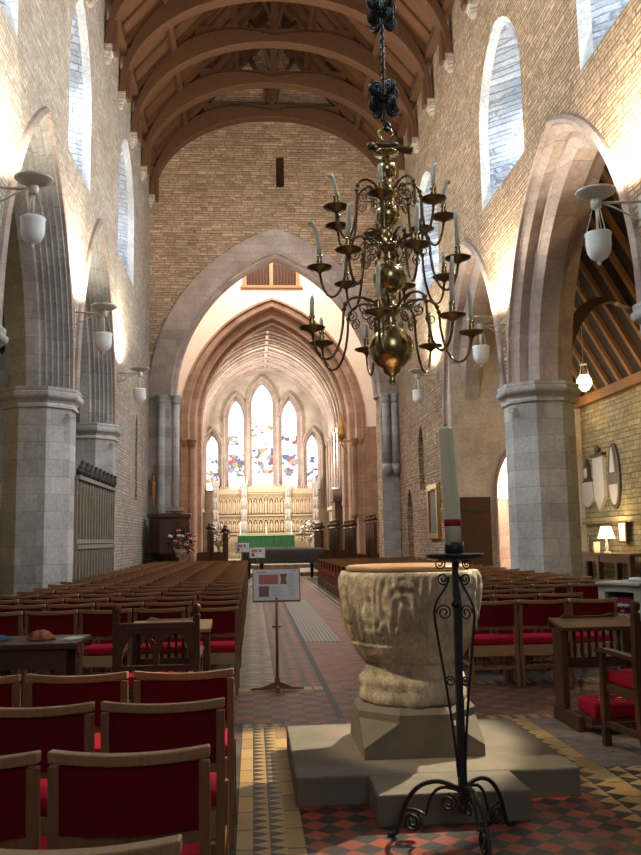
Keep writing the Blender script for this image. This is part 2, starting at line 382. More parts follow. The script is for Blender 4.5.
M['t_zigy'] = zig_mat('zigzag_tiles_d', (.38, .25, .10), BLK_T, 7.32, .15, .12, 1)
M['t_stone'] = noisy('mottled_slabs', (.24, .19, .135), (.11, .09, .065), 12, .6, .1)
M['floor'] = stone('flag_floor', (.20, .165, .13), (.15, .125, .10), (.07, .06, .05), .6, .5, .008, .1, .01, rough=.6)
def grate_mat():
    m, nt, b = new_mat('grating'); s = xyz(nt, pos(nt))
    f = MATH(nt, 'MINIMUM', MATH(nt, 'ABSOLUTE', MATH(nt, 'SINE', MATH(nt, 'MULTIPLY', s[0], 52))), MATH(nt, 'ABSOLUTE', MATH(nt, 'SINE', MATH(nt, 'MULTIPLY', s[1], 20))))
    L(nt, MIX(nt, MATH(nt, 'LESS_THAN', f, .4), (.02, .02, .018), (.24, .23, .19)), b.inputs['Base Color']); b.inputs['Roughness'].default_value = .45; b.inputs['Metallic'].default_value = .3
    return m
M['grate'] = grate_mat()
def stained(name, zlo, zhi, strength):
    """leaded window lit from outside: mostly white quarries, coloured figures low down and small motifs above"""
    m, nt, b = new_mat(name); p = pos(nt); s = xyz(nt, p)
    v = nt.nodes.new('ShaderNodeTexVoronoi'); v.inputs['Scale'].default_value = 4.2; L(nt, p, v.inputs['Vector'])
    e = nt.nodes.new('ShaderNodeTexVoronoi'); e.feature = 'DISTANCE_TO_EDGE'; e.inputs['Scale'].default_value = 4.2; L(nt, p, e.inputs['Vector'])
    hs = nt.nodes.new('ShaderNodeValToRGB'); hs.color_ramp.interpolation = 'CONSTANT'; L(nt, xyz(nt, v.outputs['Color'])[1], hs.inputs[0])
    els = hs.color_ramp.elements; els[0].color = (.42, .02, .03, 1); els[1].position = .28; els[1].color = (.05, .12, .34, 1)
    for q_, c_ in ((.5, (.55, .36, .08, 1)), (.62, (.20, .04, .20, 1)), (.74, (.06, .22, .14, 1)), (.86, (.32, .30, .30, 1))):
        z_ = els.new(q_); z_.color = c_
    hgt = MATH(nt, 'DIVIDE', MATH(nt, 'SUBTRACT', s[2], zlo), zhi - zlo)
    band = MATH(nt, 'MAXIMUM', MATH(nt, 'LESS_THAN', MATH(nt, 'ABSOLUTE', MATH(nt, 'SUBTRACT', hgt, .27)), .12), MATH(nt, 'MULTIPLY', MATH(nt, 'LESS_THAN', MATH(nt, 'ABSOLUTE', MATH(nt, 'SUBTRACT', hgt, .55)), .05), .8))
    n = noise_tex(nt, p, 1.7, 1)
    th = MATH(nt, 'SUBTRACT', .84, MATH(nt, 'MULTIPLY', band, .36))
    sel = MATH(nt, 'GREATER_THAN', MATH(nt, 'ADD', MATH(nt, 'MULTIPLY', xyz(nt, v.outputs['Color'])[0], .55), MATH(nt, 'MULTIPLY', n.outputs[0], .45)), th)
    c = MIX(nt, sel, (1.0, 1.0, .98), hs.outputs[0])
    fine = nt.nodes.new('ShaderNodeTexVoronoi'); fine.feature = 'DISTANCE_TO_EDGE'; fine.inputs['Scale'].default_value = 9; L(nt, p, fine.inputs['Vector'])
    c = MIX(nt, MATH(nt, 'MULTIPLY', MATH(nt, 'LESS_THAN', fine.outputs[0], .05), .75), c, (.10, .11, .12))
    b.inputs['Base Color'].default_value = (.05, .05, .05, 1); L(nt, c, b.inputs['Emission Color']); b.inputs['Emission Strength'].default_value = strength
    return m

# ------------------------------------------------------------------ plan of the building (metres; camera stands at the origin, east is +y)
XL, XR, WT = -3.87, 5.61, 1.3
XC = (XL + XR) / 2
PIERS = {'l': [.6, 6.8, 13.0, 19.0, 24.7], 'r': [-1.0, 5.3, 11.5, 18.5, 25.0]}
SPR = 4.72
ARCH = {'l': (2.72, 4.85), 'r': (2.9, 4.35)}
YE = 33.0
ZW = 16.55
def fl(u, w, t): return (XL - t, u, w)
def fr(u, w, t): return (XR + t, u, w)
def fe(u, w, t): return (u, YE + t, w)

# floor
mb = MB(); mb.bx(-8.6, 9.6, -5, 34.2, -.3, 0)
floor = mb.build('floor', M['floor']); tag(floor, 'worn stone and tile floor of the nave and aisles', 'floor', kind='structure')
def zone(name, x0, x1, y0, y1, mat, z=.004):
    m_ = MB(); m_.bx(x0, x1, y0, y1, -.02, z); o = m_.build(name, M[mat], floor); o['kind'] = 'structure'; return o
zone('checker_tiles', .25, 1.94, 2.2, 5.3, 't_check')
zone('zigzag_tiles', -.008, .162, 2.2, 7.3, 't_zig')
zone('yellow_tile_strip', -.09, -.008, 2.2, 7.3, 't_yel'); zone('yellow_tile_strip', .162, .25, 2.2, 7.3, 't_yel')
zone('zigzag_tiles', 1.94, 2.15, 2.2, 7.32, 't_zig2'); zone('yellow_tile_strip', 2.15, 2.24, 2.2, 7.32, 't_yel')
zone('zigzag_tiles', 2.24, 2.45, 2.2, 5.75, 't_zig2'); zone('yellow_tile_strip', 2.45, 2.54, 2.2, 5.75, 't_yel')
zone('mottled_slabs', 2.24, 5.4, 5.75, 7.32, 't_stone')
zone('zigzag_tiles', 1.94, 5.4, 7.32, 7.47, 't_zigy'); zone('zigzag_tiles', -.09, .25, 7.3, 7.45, 't_zigy')
zone('red_tile_band', -.6, 5.4, 7.47, 9.02, 't_band', .003)
zone('zigzag_tiles', 2.0, 5.4, 9.02, 9.24, 't_zigx'); zone('pale_tile_border', -.2, .7, 9.02, 9.2, 't_yel')
zone('red_tile_band', .25, 1.94, 6.6, 7.47, 't_band', .0035)
zone('pale_tile_walk', -.2, .22, 9.2, 34, 't_pale'); zone('mottled_tile_walk', .22, .70, 9.2, 34, 't_mix')
zone('dark_joint', .70, .76, 7.6, 34, 'lead', .006); zone('red_tile_walk', .76, 1.86, 9.02, 34, 't_red')
zone('yellow_tile_strip', 1.86, 1.92, 9.24, 34, 't_yel'); zone('dark_tile_strip', 1.92, 1.98, 9.24, 34, 'lead'); zone('yellow_tile_strip', 1.98, 2.04, 9.24, 34, 't_yel')
gr = zone('floor_grating', .76, 1.29, 13.1, 22, 'grate', .007)

# nave arcade walls with clerestory windows
CL = {'l': [(5.6, 1.6), (12.6, 1.45), (19.4, 1.28), (26.75, 1.72)], 'r': [(5.2, 1.7), (11.9, 1.7), (18.35, 1.66), (26.8, 1.85)]}
WZ = {'l': (9.9, 12.0, 2.15), 'r': (9.32, 11.15, 2.05)}
def arcade(side, fn, mat):
    bot = [(-5, ZW), (-5, 0), (-1.0, 0)]
    PS = PIERS[side]; AH, AR = ARCH[side]; WS0, WSP, WH = WZ[side]
    bays = [((PS[i] + PS[i + 1]) / 2, (PS[i + 1] - PS[i]) / 2 - .33) for i in range(4)]
    zs = 9.72 if side == 'l' else 9.2
    path = [(-5, SPR)]
    for c, a in bays: path += arc_pts(c, SPR, a, AR, 0, 14)
    path += [(PS[4], SPR), (PS[4], zs), (-5, zs)]
    extra = [lancet(28.65, 3.05, 4.5, .42, .72), lancet(31.0, 0.02, 2.3, .55, .95)] if side == 'r' else [lancet(29.6, 2.9, 5.2, .28, .6)]
    mb = MB(); mb.prism([path], fn, 0, WT, 0)
    cuts = [PS[4]] + ([27.5, 30.0] if side == 'r' else [28.0]) + [YE + 1.2]
    for a_, b_ in zip(cuts[:-1], cuts[1:]):
        mb.prism([[(a_, 0), (b_, 0), (b_, zs), (a_, zs)]] + [e for e in extra if a_ < e[0][0] < b_], fn, 0, WT, 0)
    cuts = [-5] + [(CL[side][q][0] + CL[side][q + 1][0]) / 2 for q in range(3)] + [YE + 1.2]
    for q, (a_, b_) in enumerate(zip(cuts[:-1], cuts[1:])):
        c, hw = CL[side][q]; mb.prism([[(a_, zs), (b_, zs), (b_, ZW), (a_, ZW)], lancet(c, WS0, WSP, hw, WH)], fn, 0, WT, 0)
    o = mb.build('wall_left' if side == 'l' else 'wall_right', M[mat])
    tag(o, 'pale rubble stone nave wall above the arcade by the pulpit' if side == 'l' else 'tan rubble stone nave wall above the arcade beyond the font', 'wall', kind='structure')
    # recess backs
    for k, e in enumerate(extra):
        m2 = MB(); m2.prism([e], fn, .45, .6, 0); q = m2.build('niche_back', M['ashlar'], o); q['kind'] = 'structure'
    return o, bays
wl, bays_l = arcade('l', fl, 'rubble_l'); wr, bays_r = arcade('r', fr, 'rubble')

def lobes(n, o0, t0, o1, t1, amp, k=7):
    out = []; d = Vector((o1 - o0, t1 - t0)); L_ = d.length; nv = Vector((-d.y, d.x)) / L_
    for i in range(n):
        for j in range(k):
            f = (i + j / k) / n; a = abs(sin(PI * j / k))
            p = Vector((o0, t0)) + d * f + nv * (amp * (1 - 2 * a) if i % 1 == 0 else 0)
            out.append((p.x, p.y))
    out.append((o1, t1)); return out
tn = 0
def arch_trim(side, fn, c, n_):
    mb = MB(); c, A_H = c; A_R = ARCH[side][1]
    if side == 'l':
        prof = [(0, -.02)] + [(o, t) for o, t in lobes(5, .0, .02, .46, .52, -.05)] + [(.46, WT - .52)] + [(0, WT + .02)]
    else:
        prof = [(0, -.02), (.03, -.02), (.05, .02), (.14, .11), (.14, .30), (.26, .30), (.28, .33), (.42, .45), (.42, WT - .45), (.26, WT - .3), (.14, WT - .3), (.0, WT + .02)]
    sweep_arch(mb, fn, c, SPR - .02, A_H, A_R, prof, 0, 18)
    # hood moulding standing proud of the wall
    sweep_arch(mb, fn, c, SPR - .02, A_H, A_R, [(0, -.02), (0, -.09), (-.05, -.11), (-.13, -.06), (-.15, .01)], 1, 18)
    o = mb.build('trim_%d' % n_, [M['ashlar'] if side == 'l' else M['pink'], M['pink']], fix=False)
    tag(o, ('rolled stone mouldings round the %s nave arch on the pulpit side' if side == 'l' else 'chamfered stone mouldings round the %s nave arch on the font side') % ORD[c_i], 'arch moulding', kind='structure')
for side, fn in (('l', fl), ('r', fr)):
    for c_i, c in enumerate(bays_l if side == 'l' else bays_r):
        tn += 1; arch_trim(side, fn, c, tn)

# octagonal piers with moulded capitals
def octo(c, ap, z, rot=PI / 8):
    R = ap / cos(PI / 8); return [(c[0] + R * cos(rot + PI / 4 * i), c[1] + R * sin(rot + PI / 4 * i), z) for i in range(8)]
pn = 0
for side, xc in (('l', XL - WT / 2), ('r', XR + WT / 2)):
    for i, y in enumerate(PIERS[side]):
        if side == 'r' and i == 4: continue
        pn += 1; c = (xc, y)
        r0 = MB(); r0.loft([octo(c, a, z) for a, z in ((.88, 0), (.88, .25), (.77, .36), (.77, .42), (.69, .5), (.69, 4.3))], 0, False)
        p = r0.build('pillar_%d' % pn, M['ashlar'] if side == 'l' else M['ashlar'])
        tag(p, 'octagonal grey stone pillar of the arcade %s, %s along the nave' % ('beside the carved screen' if side == 'l' else 'beyond the font', ORD[i]), 'pillar', kind='structure')
        k = MB(); k.loft([octo(c, a, z) for a, z in ((.69, 4.3), (.74, 4.32), (.74, 4.37), (.71, 4.41), (.74, 4.46), (.82, 4.52), (.84, 4.56), (.84, 4.62), (.80, 4.65), (.81, 4.69), (.81, 4.74), (.72, 4.76))], 0, False)
        kk = k.build('capital', M['ashlar'], p); kk['kind'] = 'structure'
        # little floodlight heads under the capital
        s = 1 if side == 'l' else -1
        fx_, fy_ = xc + s * .74, y - .42
        q = MB(); q.box(fx_, fy_, 4.16, .12, .1, .09, 0, .4 * s); q.cyl((xc + s * .60, y - .36, 4.2), (fx_, fy_, 4.2), .02)
        tag(q.build('wall_floodlight', M['enamel'], at=(fx_, fy_, 4.16)), 'small pale floodlight under the capital of the %s pillar along the %s side' % (ORD[i], 'pulpit' if side == 'l' else 'font'), 'floodlight', 'floodlights under the capitals')
# clerestory windows: deep splays and daylit panes
wn = 0
for side, fn in (('l', fl), ('r', fr)):
    for c, hw in CL[side]:
        wn += 1
        WS0, WSP, WH = WZ[side]; inn = lancet(c, WS0, WSP, hw, WH); out = lancet(c, WS0 + 1.2, WSP + .25, .5, .95)
        mb = MB(); K = len(inn)
        mid = [(a[0] * .86 + b[0] * .14, a[1] * .86 + b[1] * .14) for a, b in zip(inn, out)]
        for r0, r1, t0, t1, mi in ((inn, mid, 0, .14 * WT, 1), (mid, out, .14 * WT, WT, 0)):
            vs = [fn(u, w, t0) for u, w in r0] + [fn(u, w, t1) for u, w in r1]
            mb.add(vs, [(i, (i + 1) % K, K + (i + 1) % K, K + i) for i in range(K)], mi)
        o = mb.build('window_%d' % wn, [M['splay'], M['jamb']], fix=False)
        tag(o, 'deep splayed lancet window high in the nave wall on the %s side, %s along' % ('pulpit' if side == 'l' else 'font', ORD[wn - 1 if side == 'l' else wn - 5]), 'window', kind='structure')
        g = MB(); g.prism([out], fn, WT - .02, WT + .04); g.build('pane', M['daylight'], o)
        # daylight falling in through that window
        l = bpy.data.lights.new('clerestory_daylight', 'AREA'); l.shape = 'RECTANGLE'; l.size = .85; l.size_y = 1.9; l.energy = 600 if c > 8 else 220; l.color = (.72, .86, 1.0); l.spread = 2.6
        lo = bpy.data.objects.new('clerestory_daylight', l); COL.objects.link(lo); lo.location = fn(c, WSP + .1, WT - .12)
        lo.rotation_euler = Vector(((1 if side == 'l' else -1) * .80, 0, -.60)).to_track_quat('-Z', 'Z').to_euler()

# ---- east wall of the nave with the crossing arch
CX = .95
A1, H1, S1 = 3.98, 5.75, 6.95
outer = arc_pts(CX, S1, A1, H1, 0, 16)
loop = [(CX - A1, 0)] + outer + [(CX + A1, 0), (XR + .05, 0), (XR + .05, ZW), (XC, ZW + 5.6), (XL - .05, ZW), (XL - .05, 0)]
slit = [(1.02, 15.3), (1.34, 15.3), (1.34, 16.65), (1.02, 16.65)]
mb = MB(); mb.prism([loop, slit], fe, 0, 1.2)
we = mb.build('wall_east', M['rubble_e']); tag(we, 'reddish rubble stone wall above the great pointed arch', 'wall', kind='structure')
mb = MB(); mb.bx(1.02, 1.34, YE + .35, YE + .4, 15.3, 16.65); mb.bx(1.16, 1.19, YE + .3, YE + .36, 15.3, 16.65)
o = mb.build('window_20', M['midwood']); tag(o, 'small dark slit window with wooden shutter high in the gable', 'window', kind='structure')
mb = MB()
sweep_arch(mb, fe, CX, S1, A1, H1, [(-.85, -.0), (-.85, -.06), (-.02, -.06), (.0, -.02), (.04, .06), (.04, .32), (.09, .34), (.15, .45), (.15, .9), (.04, .95), (0, 1.25)], 0, 20, z0=S1 - .02)
o = mb.build('trim_20', M['pink'], fix=False); tag(o, 'broad grey pink voussoirs of the crossing arch', 'arch moulding', kind='structure')
# shafts at the jambs of that arch
def shaft(mb, x, y, r, z0, z1, cap=True, m=0):
    mb.cyl((x, y, z0), (x, y, z1), r, 12, m)
    if cap: mb.lathe([(r, -.3), (r * 1.35, -.22), (r * 1.2, -.16), (r * 1.7, -.04), (r * 1.7, .04)], (x, y, z1), 12, m)
mb = MB()
for x, y, r in ((-3.38, YE - .14, .14), (-2.87, YE + .10, .14)):
    shaft(mb, x, y, r, 0.1, S1)
mb.bx(CX - A1 - .88, CX - A1 - .0, YE - .03, YE + .02, 0, S1 - .05)
for x, y, r in ((CX + A1 + .55, YE - .12, .15), (CX + A1 + .20, YE - .10, .15)):
    shaft(mb, x, y, r, 4.3, S1); mb.lathe([(.02, -.5), (r * 1.3, -.2), (r * 1.3, 0)], (x, y, 4.3), 10)
mb.bx(CX + A1 + .0, XR - .02, YE - .05, YE + .02, 0, S1 - .05)
o = mb.build('trim_21', M['ashlar']); tag(o, 'grey stone shafts with moulded capitals flanking the crossing arch', 'shaft', kind='structure')

# ---- crossing
Y2 = 42.0
def f2(u, w, t): return (u, Y2 + t, w)
mb = MB(); mb.bx(-6, 8, 34.2, 55, -.3, 0); mb.bx(-5, 7, 36.2, 43.2, 0, .17); mb.bx(-5, 7, 41.8, 55, .17, .34)
mb.bx(-5, 7, 44, 55, .34, .5); mb.bx(-5, 7, 49.5, 55, .5, .68); mb.bx(-5, 7, 51, 55, .68, .86)
tag(mb.build('floor_choir', M['t_pale']), 'stepped tiled floor of the choir beyond the piano', 'floor', kind='structure')
mb = MB(); mb.bx(-5.2, -4.4, 34.2, Y2 + 1.2, 0, 20); o = mb.build('wall_crossing_left', M['brown']); tag(o, 'brown stone side wall of the crossing by the pulpit', 'wall', kind='structure')
mb = MB(); mb.bx(6.6, 7.4, 34.2, Y2 + 1.2, 0, 20); o = mb.build('wall_crossing_right', M['brown']); tag(o, 'brown stone side wall of the crossing behind the stalls', 'wall', kind='structure')
mb = MB(); mb.bx(-5.2, 7.4, 34.2, Y2 + 1.2, 20, 20.3); o = mb.build('ceiling_crossing', M['midwood']); tag(o, 'dark boarded ceiling over the crossing', 'ceiling', kind='structure')
C2, A2, H2, S2 = 1.02, 4.45, 6.1, 7.2; SC2 = 6.3
lou = [[(-.22 + k * 1.32, 13.95), (.92 + k * 1.32, 13.95), (.92 + k * 1.32, 16.6), (-.22 + k * 1.32, 16.6)] for k in (0, 1)]
mb = MB(); mb.prism([[(C2 - A2, 0)] + arc_pts(C2, S2, A2, H2, 0, 16) + [(C2 + A2, 0), (7.4, 0), (7.4, 20), (-5.2, 20), (-5.2, 0)]] + lou, f2, 0, 1.2)
o = mb.build('wall_crossing', M['plaster']); tag(o, 'cream plastered wall above the chancel arch', 'wall', kind='structure')
mb = MB(); mb.bx(-.5, 2.55, Y2 - .1, Y2 + .02, 13.83, 13.95)
for x in (-.32, 1.01, 2.32): mb.bx(x - .09, x + .09, Y2 - .06, Y2 + .05, 13.95, 16.6)
for k in (0, 1):
    for j in range(7): mb.bx(-.16 + k * 1.32 + j * .155, -.11 + k * 1.32 + j * .155, Y2 + .1, Y2 + .2, 13.95, 16.6, 1)
    mb.bx(-.22 + k * 1.32, .92 + k * 1.32, Y2 + .3, Y2 + .34, 13.95, 15.1, 1); mb.bx(-.22 + k * 1.32, .92 + k * 1.32, Y2 + .5, Y2 + .55, 15.1, 16.6, 2)
tag(mb.build('window_21', [M['figwood'], M['midwood'], M['dark']]), 'pair of louvred wooden openings above the chancel arch', 'window', kind='structure')
mb = MB(); mb.bx(-5.1, C2 - A2 + .02, Y2 - .12, Y2 + 1.2, 0, SC2); mb.bx(C2 + A2 - .02, 7.3, Y2 - .12, Y2 + 1.2, 0, SC2 + .6)
for x in (C2 - A2 + .15, C2 - A2 + .55): shaft(mb, x, Y2 + .1, .17, .3, SC2)
for x in (C2 + A2 - .15, C2 + A2 - .5): shaft(mb, x, Y2 + .1, .15, 2.6, SC2)
sweep_arch(mb, f2, C2, S2, A2, H2, [(-.02, .0), (-.02, -.12), (.08, -.14), (.14, -.05), (.38, -.05), (.44, .08), (.46, .25), (.68, .28), (.74, .4), (.78, .8), (.95, .85), (1.0, 1.0), (1.0, 1.4)], 0, 20, z0=.3)
tag(mb.build('trim_22', M['brown'], fix=False), 'stepped brown sandstone orders of the chancel arch', 'arch moulding', kind='structure')

# ---- chancel
Y3 = 54.0; XCH0, XCH1 = -3.0, 4.75; CC = .83; HC = 3.9
SV, HV = 7.5, 4.75
mb = MB()
vp = arc_pts(CC, SV, HC, HV, 0, 16); K = len(vp)
vs = [(u, Y2 + 1.2, w) for u, w in vp] + [(u, Y3, w) for u, w in vp]
mb.add(vs, [(i, i + 1, K + i + 1, K + i) for i in range(K - 1)])
o = mb.build('ceiling_chancel', M['chstone'], fix=False); tag(o, 'cream ribbed stone vault over the chancel', 'ceiling', kind='structure')
for j, y in enumerate((43.3, 44.2, 45.6, 46.8, 48.6, 50.2, 51.9, 53.6)):
    q = MB(); sweep_arch(q, lambda u, w, t: (u, y + t, w), CC, SV, HC, HV, [(-.02, -.17), (.14, -.16), (.17, -.07), (.27, -.04), (.27, .04), (.17, .07), (.14, .16), (-.02, .17)], 0, 18)
    for s, x in ((-1, CC - HC + .1), (1, CC + HC - .1)):
        q.cyl((x, y, 3.3), (x, y, SV), .085, 8)
        q.lathe([(.09, -.3), (.16, -.05), (.16, .05)], (x, y, SV), 8)
    r_ = q.build('rib', M['pink'], o); r_['kind'] = 'structure'
q = MB(); q.bx(CC - .08, CC + .08, Y2 + 1.3, Y3, SV + HV - .2, SV + HV); q.build('ridge_rib', M['pink'], o)['kind'] = 'structure'
for s, x, nm in ((-1, XCH0 - .07, 'wall_chancel_left'), (1, XCH1 - .02, 'wall_chancel_right')):
    q = MB(); q.bx(min(x, x + s * .5), max(x, x + s * .5), Y2 + 1.2, Y3 + .6, 0, SV + .05); xi = x - s * .06
    q.bx(min(x, x - s * .18), max(x, x - s * .18), Y2 + 1.2, Y3, 3.2, 3.4)
    for y in (45, 47.7, 50.6, 52.8): q.bx(min(x, x - s * .1), max(x, x - s * .1), y - .12, y + .12, .4, 3.2)
    tag(q.build(nm, M['chstone']), 'cream stone side wall of the chancel, %s' % ('pulpit side' if s < 0 else 'stalls and gold canopy side'), 'wall', kind='structure')
def f3(u, w, t): return (u, Y3 + t, w)
EWIN = [(-2.46, 4.55, 7.2, .36, .80), (-.98, 4.6, 9.0, .48, 1.2), (.65, 4.6, 9.9, .66, 1.35), (2.34, 4.6, 9.0, .48, 1.2), (3.75, 4.55, 7.2, .34, .80)]
holes = [lancet(c, z0, zs, a + .13, h + .22) for c, z0, zs, a, h in EWIN]
mb = MB(); mb.prism([[(XCH0 - .3, 0), (XCH1 + .3, 0), (XCH1 + .3, 13), (XCH0 - .3, 13)]] + holes, f3, 0, .6)
mb.bx(XCH0, XCH1, Y3 - .12, Y3 + .02, 3.2, 3.36)
tag(mb.build('wall_chancel', M['chstone']), 'cream stone east wall holding five stained lancets', 'wall', kind='structure')
nm = ['outermost small lancet on the pulpit side', 'tall lancet between the centre and the pulpit side', 'tallest central lancet', 'tall lancet between the centre and the gold canopy', 'outermost small lancet on the gold canopy side']
for k, (c, z0, zs, a, h) in enumerate(EWIN):
    mb = MB()
    sweep_arch(mb, f3, c, zs, a + .13, h + .22, [(-.24, -.02), (-.24, -.14), (-.12, -.2), (-.06, -.1), (0, -.12), (.0, .05), (.02, .3), (.13, .42), (.13, .5)], 0, 10, z0=z0)
    mb.bx(c - a - .13, c + a + .13, Y3 + .0, Y3 + .5, z0 - .05, z0 + .02)
    for s in (-1, 1):
        x = c + s * (a + .25); mb.cyl((x, Y3 - .12, 3.4), (x, Y3 - .12, zs), .08, 8); mb.lathe([(.09, -.25), (.15, -.04), (.15, .05)], (x, Y3 - .12, zs), 8)
    o = mb.build('window_%d' % (30 + k), M['pink'], fix=False); tag(o, 'stained glass east window, ' + nm[k], 'window', kind='structure')
    g = MB(); g.prism([lancet(c, z0 + .02, zs, a, h)], f3, .44, .5); g.build('pane', stained('stained_glass_%d' % k, z0, zs + h, 1.2), o)

# ------------------------------------------------------------------ nave roof
def arch_rib(y, half, zs, rise, depth, th, n=28):
    mb = MB(); rings = []
    for i in range(n + 1):
        a = PI * i / n; ca, sa = cos(a), sin(a)
        p = (XC - half * ca, zs + rise * sa); q = (XC - (half + depth * .35) * ca, zs + (rise + depth * (.5 + 1.3 * abs(sin(2 * a)))) * sa)
        rings.append([(p[0], y - th / 2, p[1]), (p[0], y + th / 2, p[1]), (q[0], y + th / 2, q[1]), (q[0], y - th / 2, q[1])])
    return mb.loft(rings, 0, False)
HALF = (XR - XL) / 2
ZR = ZW + 5.3
def slope_z(x): return ZR - abs(x - XC) * (ZR - ZW + .3) / HALF
mb = MB()
for s in (-1, 1):
    x0, x1 = XC, XC + s * (HALF + .4); z0, z1 = slope_z(x0), slope_z(x1)
    mb.add([(x0, -5, z0), (x1, -5, z1), (x1, YE + .1, z1), (x0, YE + .1, z0), (x0, -5, z0 + .15), (x1, -5, z1 + .15), (x1, YE + .1, z1 + .15), (x0, YE + .1, z0 + .15)],
           [(0, 1, 2, 3), (4, 7, 6, 5), (0, 4, 5, 1), (3, 2, 6, 7), (1, 5, 6, 2)])
ceil = mb.build('ceiling', M['roofboards'], fix=False); tag(ceil, 'steep boarded timber roof over the nave', 'ceiling', kind='structure')
TY = [5.1, 7.6, 10.1, 12.6, 15.0, 17.4, 19.9, 22.45, 24.95, 27.55, 30.2, 32.75]
for k, y in enumerate(TY):
    ya = min(y, YE - .2)
    t = arch_rib(ya, HALF - .18, 14.75, 3.25, .48, .42).build('arch_brace', M['beam'], ceil, bevel=.02); t['kind'] = 'structure'
    q = MB()
    for s in (-1, 1): # principal rafters
        xa, xb = XC + s * .1, XC + s * (HALF - .1); za, zb = slope_z(xa) - .12, slope_z(xb) - .12
        q.loft([[(x, ya - .15, z - .2), (x, ya + .15, z - .2), (x, ya + .15, z + .1), (x, ya - .15, z + .1)] for x, z in ((xa, za), (xb, zb))], 0, False)
        q.box(XC + s * (HALF - .17), ya, 15.0, .3, .3, .9)
    q.build('principal_rafter', M['beam'], t)['kind'] = 'structure'
    q = MB(); zc = 18.36; hw = HALF * (ZR - .35 - zc) / (ZR - ZW + .3)
    q.bx(XC - hw, XC + hw, ya - .14, ya + .14, zc - .16, zc + .16); q.build('collar_beam', M['beam'], t)['kind'] = 'structure'
    q = MB(); q.bx(XC - .13, XC + .13, ya - .12, ya + .12, zc + .16, ZR - .25)
    for s in (-1, 1):
        q.tube(bez((XC + s * .12, ya, zc + .3), (XC + s * .15, ya, zc + 1.0), (XC + s * .4, ya, zc + 1.2), (XC + s * .9, ya, slope_z(XC + s * .9) - .2), 8), .09, 6)
    q.build('king_post', M['beam'], t)['kind'] = 'structure'
    for s in (-1, 1):
        xw = XL if s < 0 else XR
        c = MB(); c.bx(min(xw, xw + s * -.22), max(xw, xw + s * -.22), ya - .2, ya + .2, 14.54, 14.74)
        c.loft([[(xw, ya - .2 * f, z), (xw, ya + .2 * f, z), (xw - s * .18 * f, ya + .15 * f, z), (xw - s * .18 * f, ya - .15 * f, z)] for f, z in ((.5, 14.3), (.85, 14.42), (1, 14.54))], 0, False)
        c.build('corbel', M['rubble_l'], t)['kind'] = 'structure'
for s in (-1, 1):
    for f in (.30, .72):
        x = XC + s * HALF * f; z = slope_z(x) - .14
        q = MB(); q.box(x, 14, z, .2, 37.6, .26, 0, 0, 0, s * .82); q.build('purlin', M['beam'], ceil)['kind'] = 'structure'
    q = MB(); q.bx(min(XC + s * (HALF - .25), XC + s * (HALF + .02)), max(XC + s * (HALF - .25), XC + s * (HALF + .02)), -5, YE, ZW - .5, ZW - .25); q.build('wall_plate', M['beam'], ceil)['kind'] = 'structure'
for k in range(len(TY) - 1):
    for j in (1, 2):
        y = TY[k] + (TY[k + 1] - TY[k]) * j / 3
        for s in (-1, 1):
            q = MB(); xa, xb = XC + s * .05, XC + s * (HALF + .1)
            q.loft([[(x, y - .055, slope_z(x) - .13), (x, y + .055, slope_z(x) - .13), (x, y + .055, slope_z(x) + .02), (x, y - .055, slope_z(x) + .02)] for x in (xa, xb)], 0, False)
            q.build('common_rafter', M['beam'], ceil)['kind'] = 'structure'

# ------------------------------------------------------------------ aisles
XA = 9.4
mb = MB(); mb.bx(XA, XA + .3, -5, 25.9, 0, 5.5); mb.bx(XA - .12, XA + .02, 18, 24.9, 1.8, 1.95)
tag(mb.build('wall_aisle_right', M['rubble_a']), 'warm lit rubble wall of the aisle behind the lamp table', 'wall', kind='structure')
ZA0, ZA1 = 5.25, 9.7
def az(x): return ZA0 + (XA - x) * (ZA1 - ZA0) / (XA - XR - WT)
def ramp(mb, x0, x1, y0, y1, d0, d1, f=az):
    mb.loft([[(x, y0, f(x) + d0), (x, y1, f(x) + d0), (x, y1, f(x) + d1), (x, y0, f(x) + d1)] for x in (x0, x1)], 0, False); return mb
ar = ramp(MB(), XR + WT, XA + .3, -5, 25.8, .12, .24).build('ceiling_aisle_right', M['aisleroof']); tag(ar, 'lean-to aisle roof of dark boards and pale rafters', 'ceiling', kind='structure')
for k in range(24):
    y = 8.2 + k * .72; ramp(MB(), XR + WT, XA, y, y + .14, -.08, .12).build('rafter', M['rafter'], ar)['kind'] = 'structure'
for y in (10.3, 14.6, 18.9, 23.4):
    pth = bez((XR + WT + .08, y, 5.3), (XR + WT + .2, y, 6.4), (XR + WT + .9, y, 7.2), (XA - .9, y, az(XA - .9) - .15), 12)
    q = MB(); q.loft([[p + Vector((-.13, -.12, 0)), p + Vector((-.13, .12, 0)), p + Vector((.13, .12, -.1)), p + Vector((.13, -.12, -.1))] for p in pth], 0, False)
    q.build('arch_brace', M['dark'], ar)['kind'] = 'structure'
    q = MB(); q.bx(XR + WT, XR + WT + .25, y - .15, y + .15, 5.0, 5.3); q.build('corbel', M['ashlar'], ar)['kind'] = 'structure'
q = MB(); q.bx(XA - .16, XA, -5, 25.6, 5.1, 5.35); q.build('wall_plate', M['rafter'], ar)['kind'] = 'structure'
YA = 24.2
def fa(u, w, t): return (u, YA + t, w)
mb = MB(); mb.prism([[(XR + .02, 0), (6.86, 0)] + arc_pts(7.76, 2.75, .9, 1.65, 0, 10) + [(8.66, 0), (XA, 0), (XA, 9.8), (XR + .02, 9.8)]], fa, 0, .9)
tag(mb.build('wall_aisle_east', M['chstone']), 'pale stone wall closing the aisle, with doorway arch', 'wall', kind='structure')
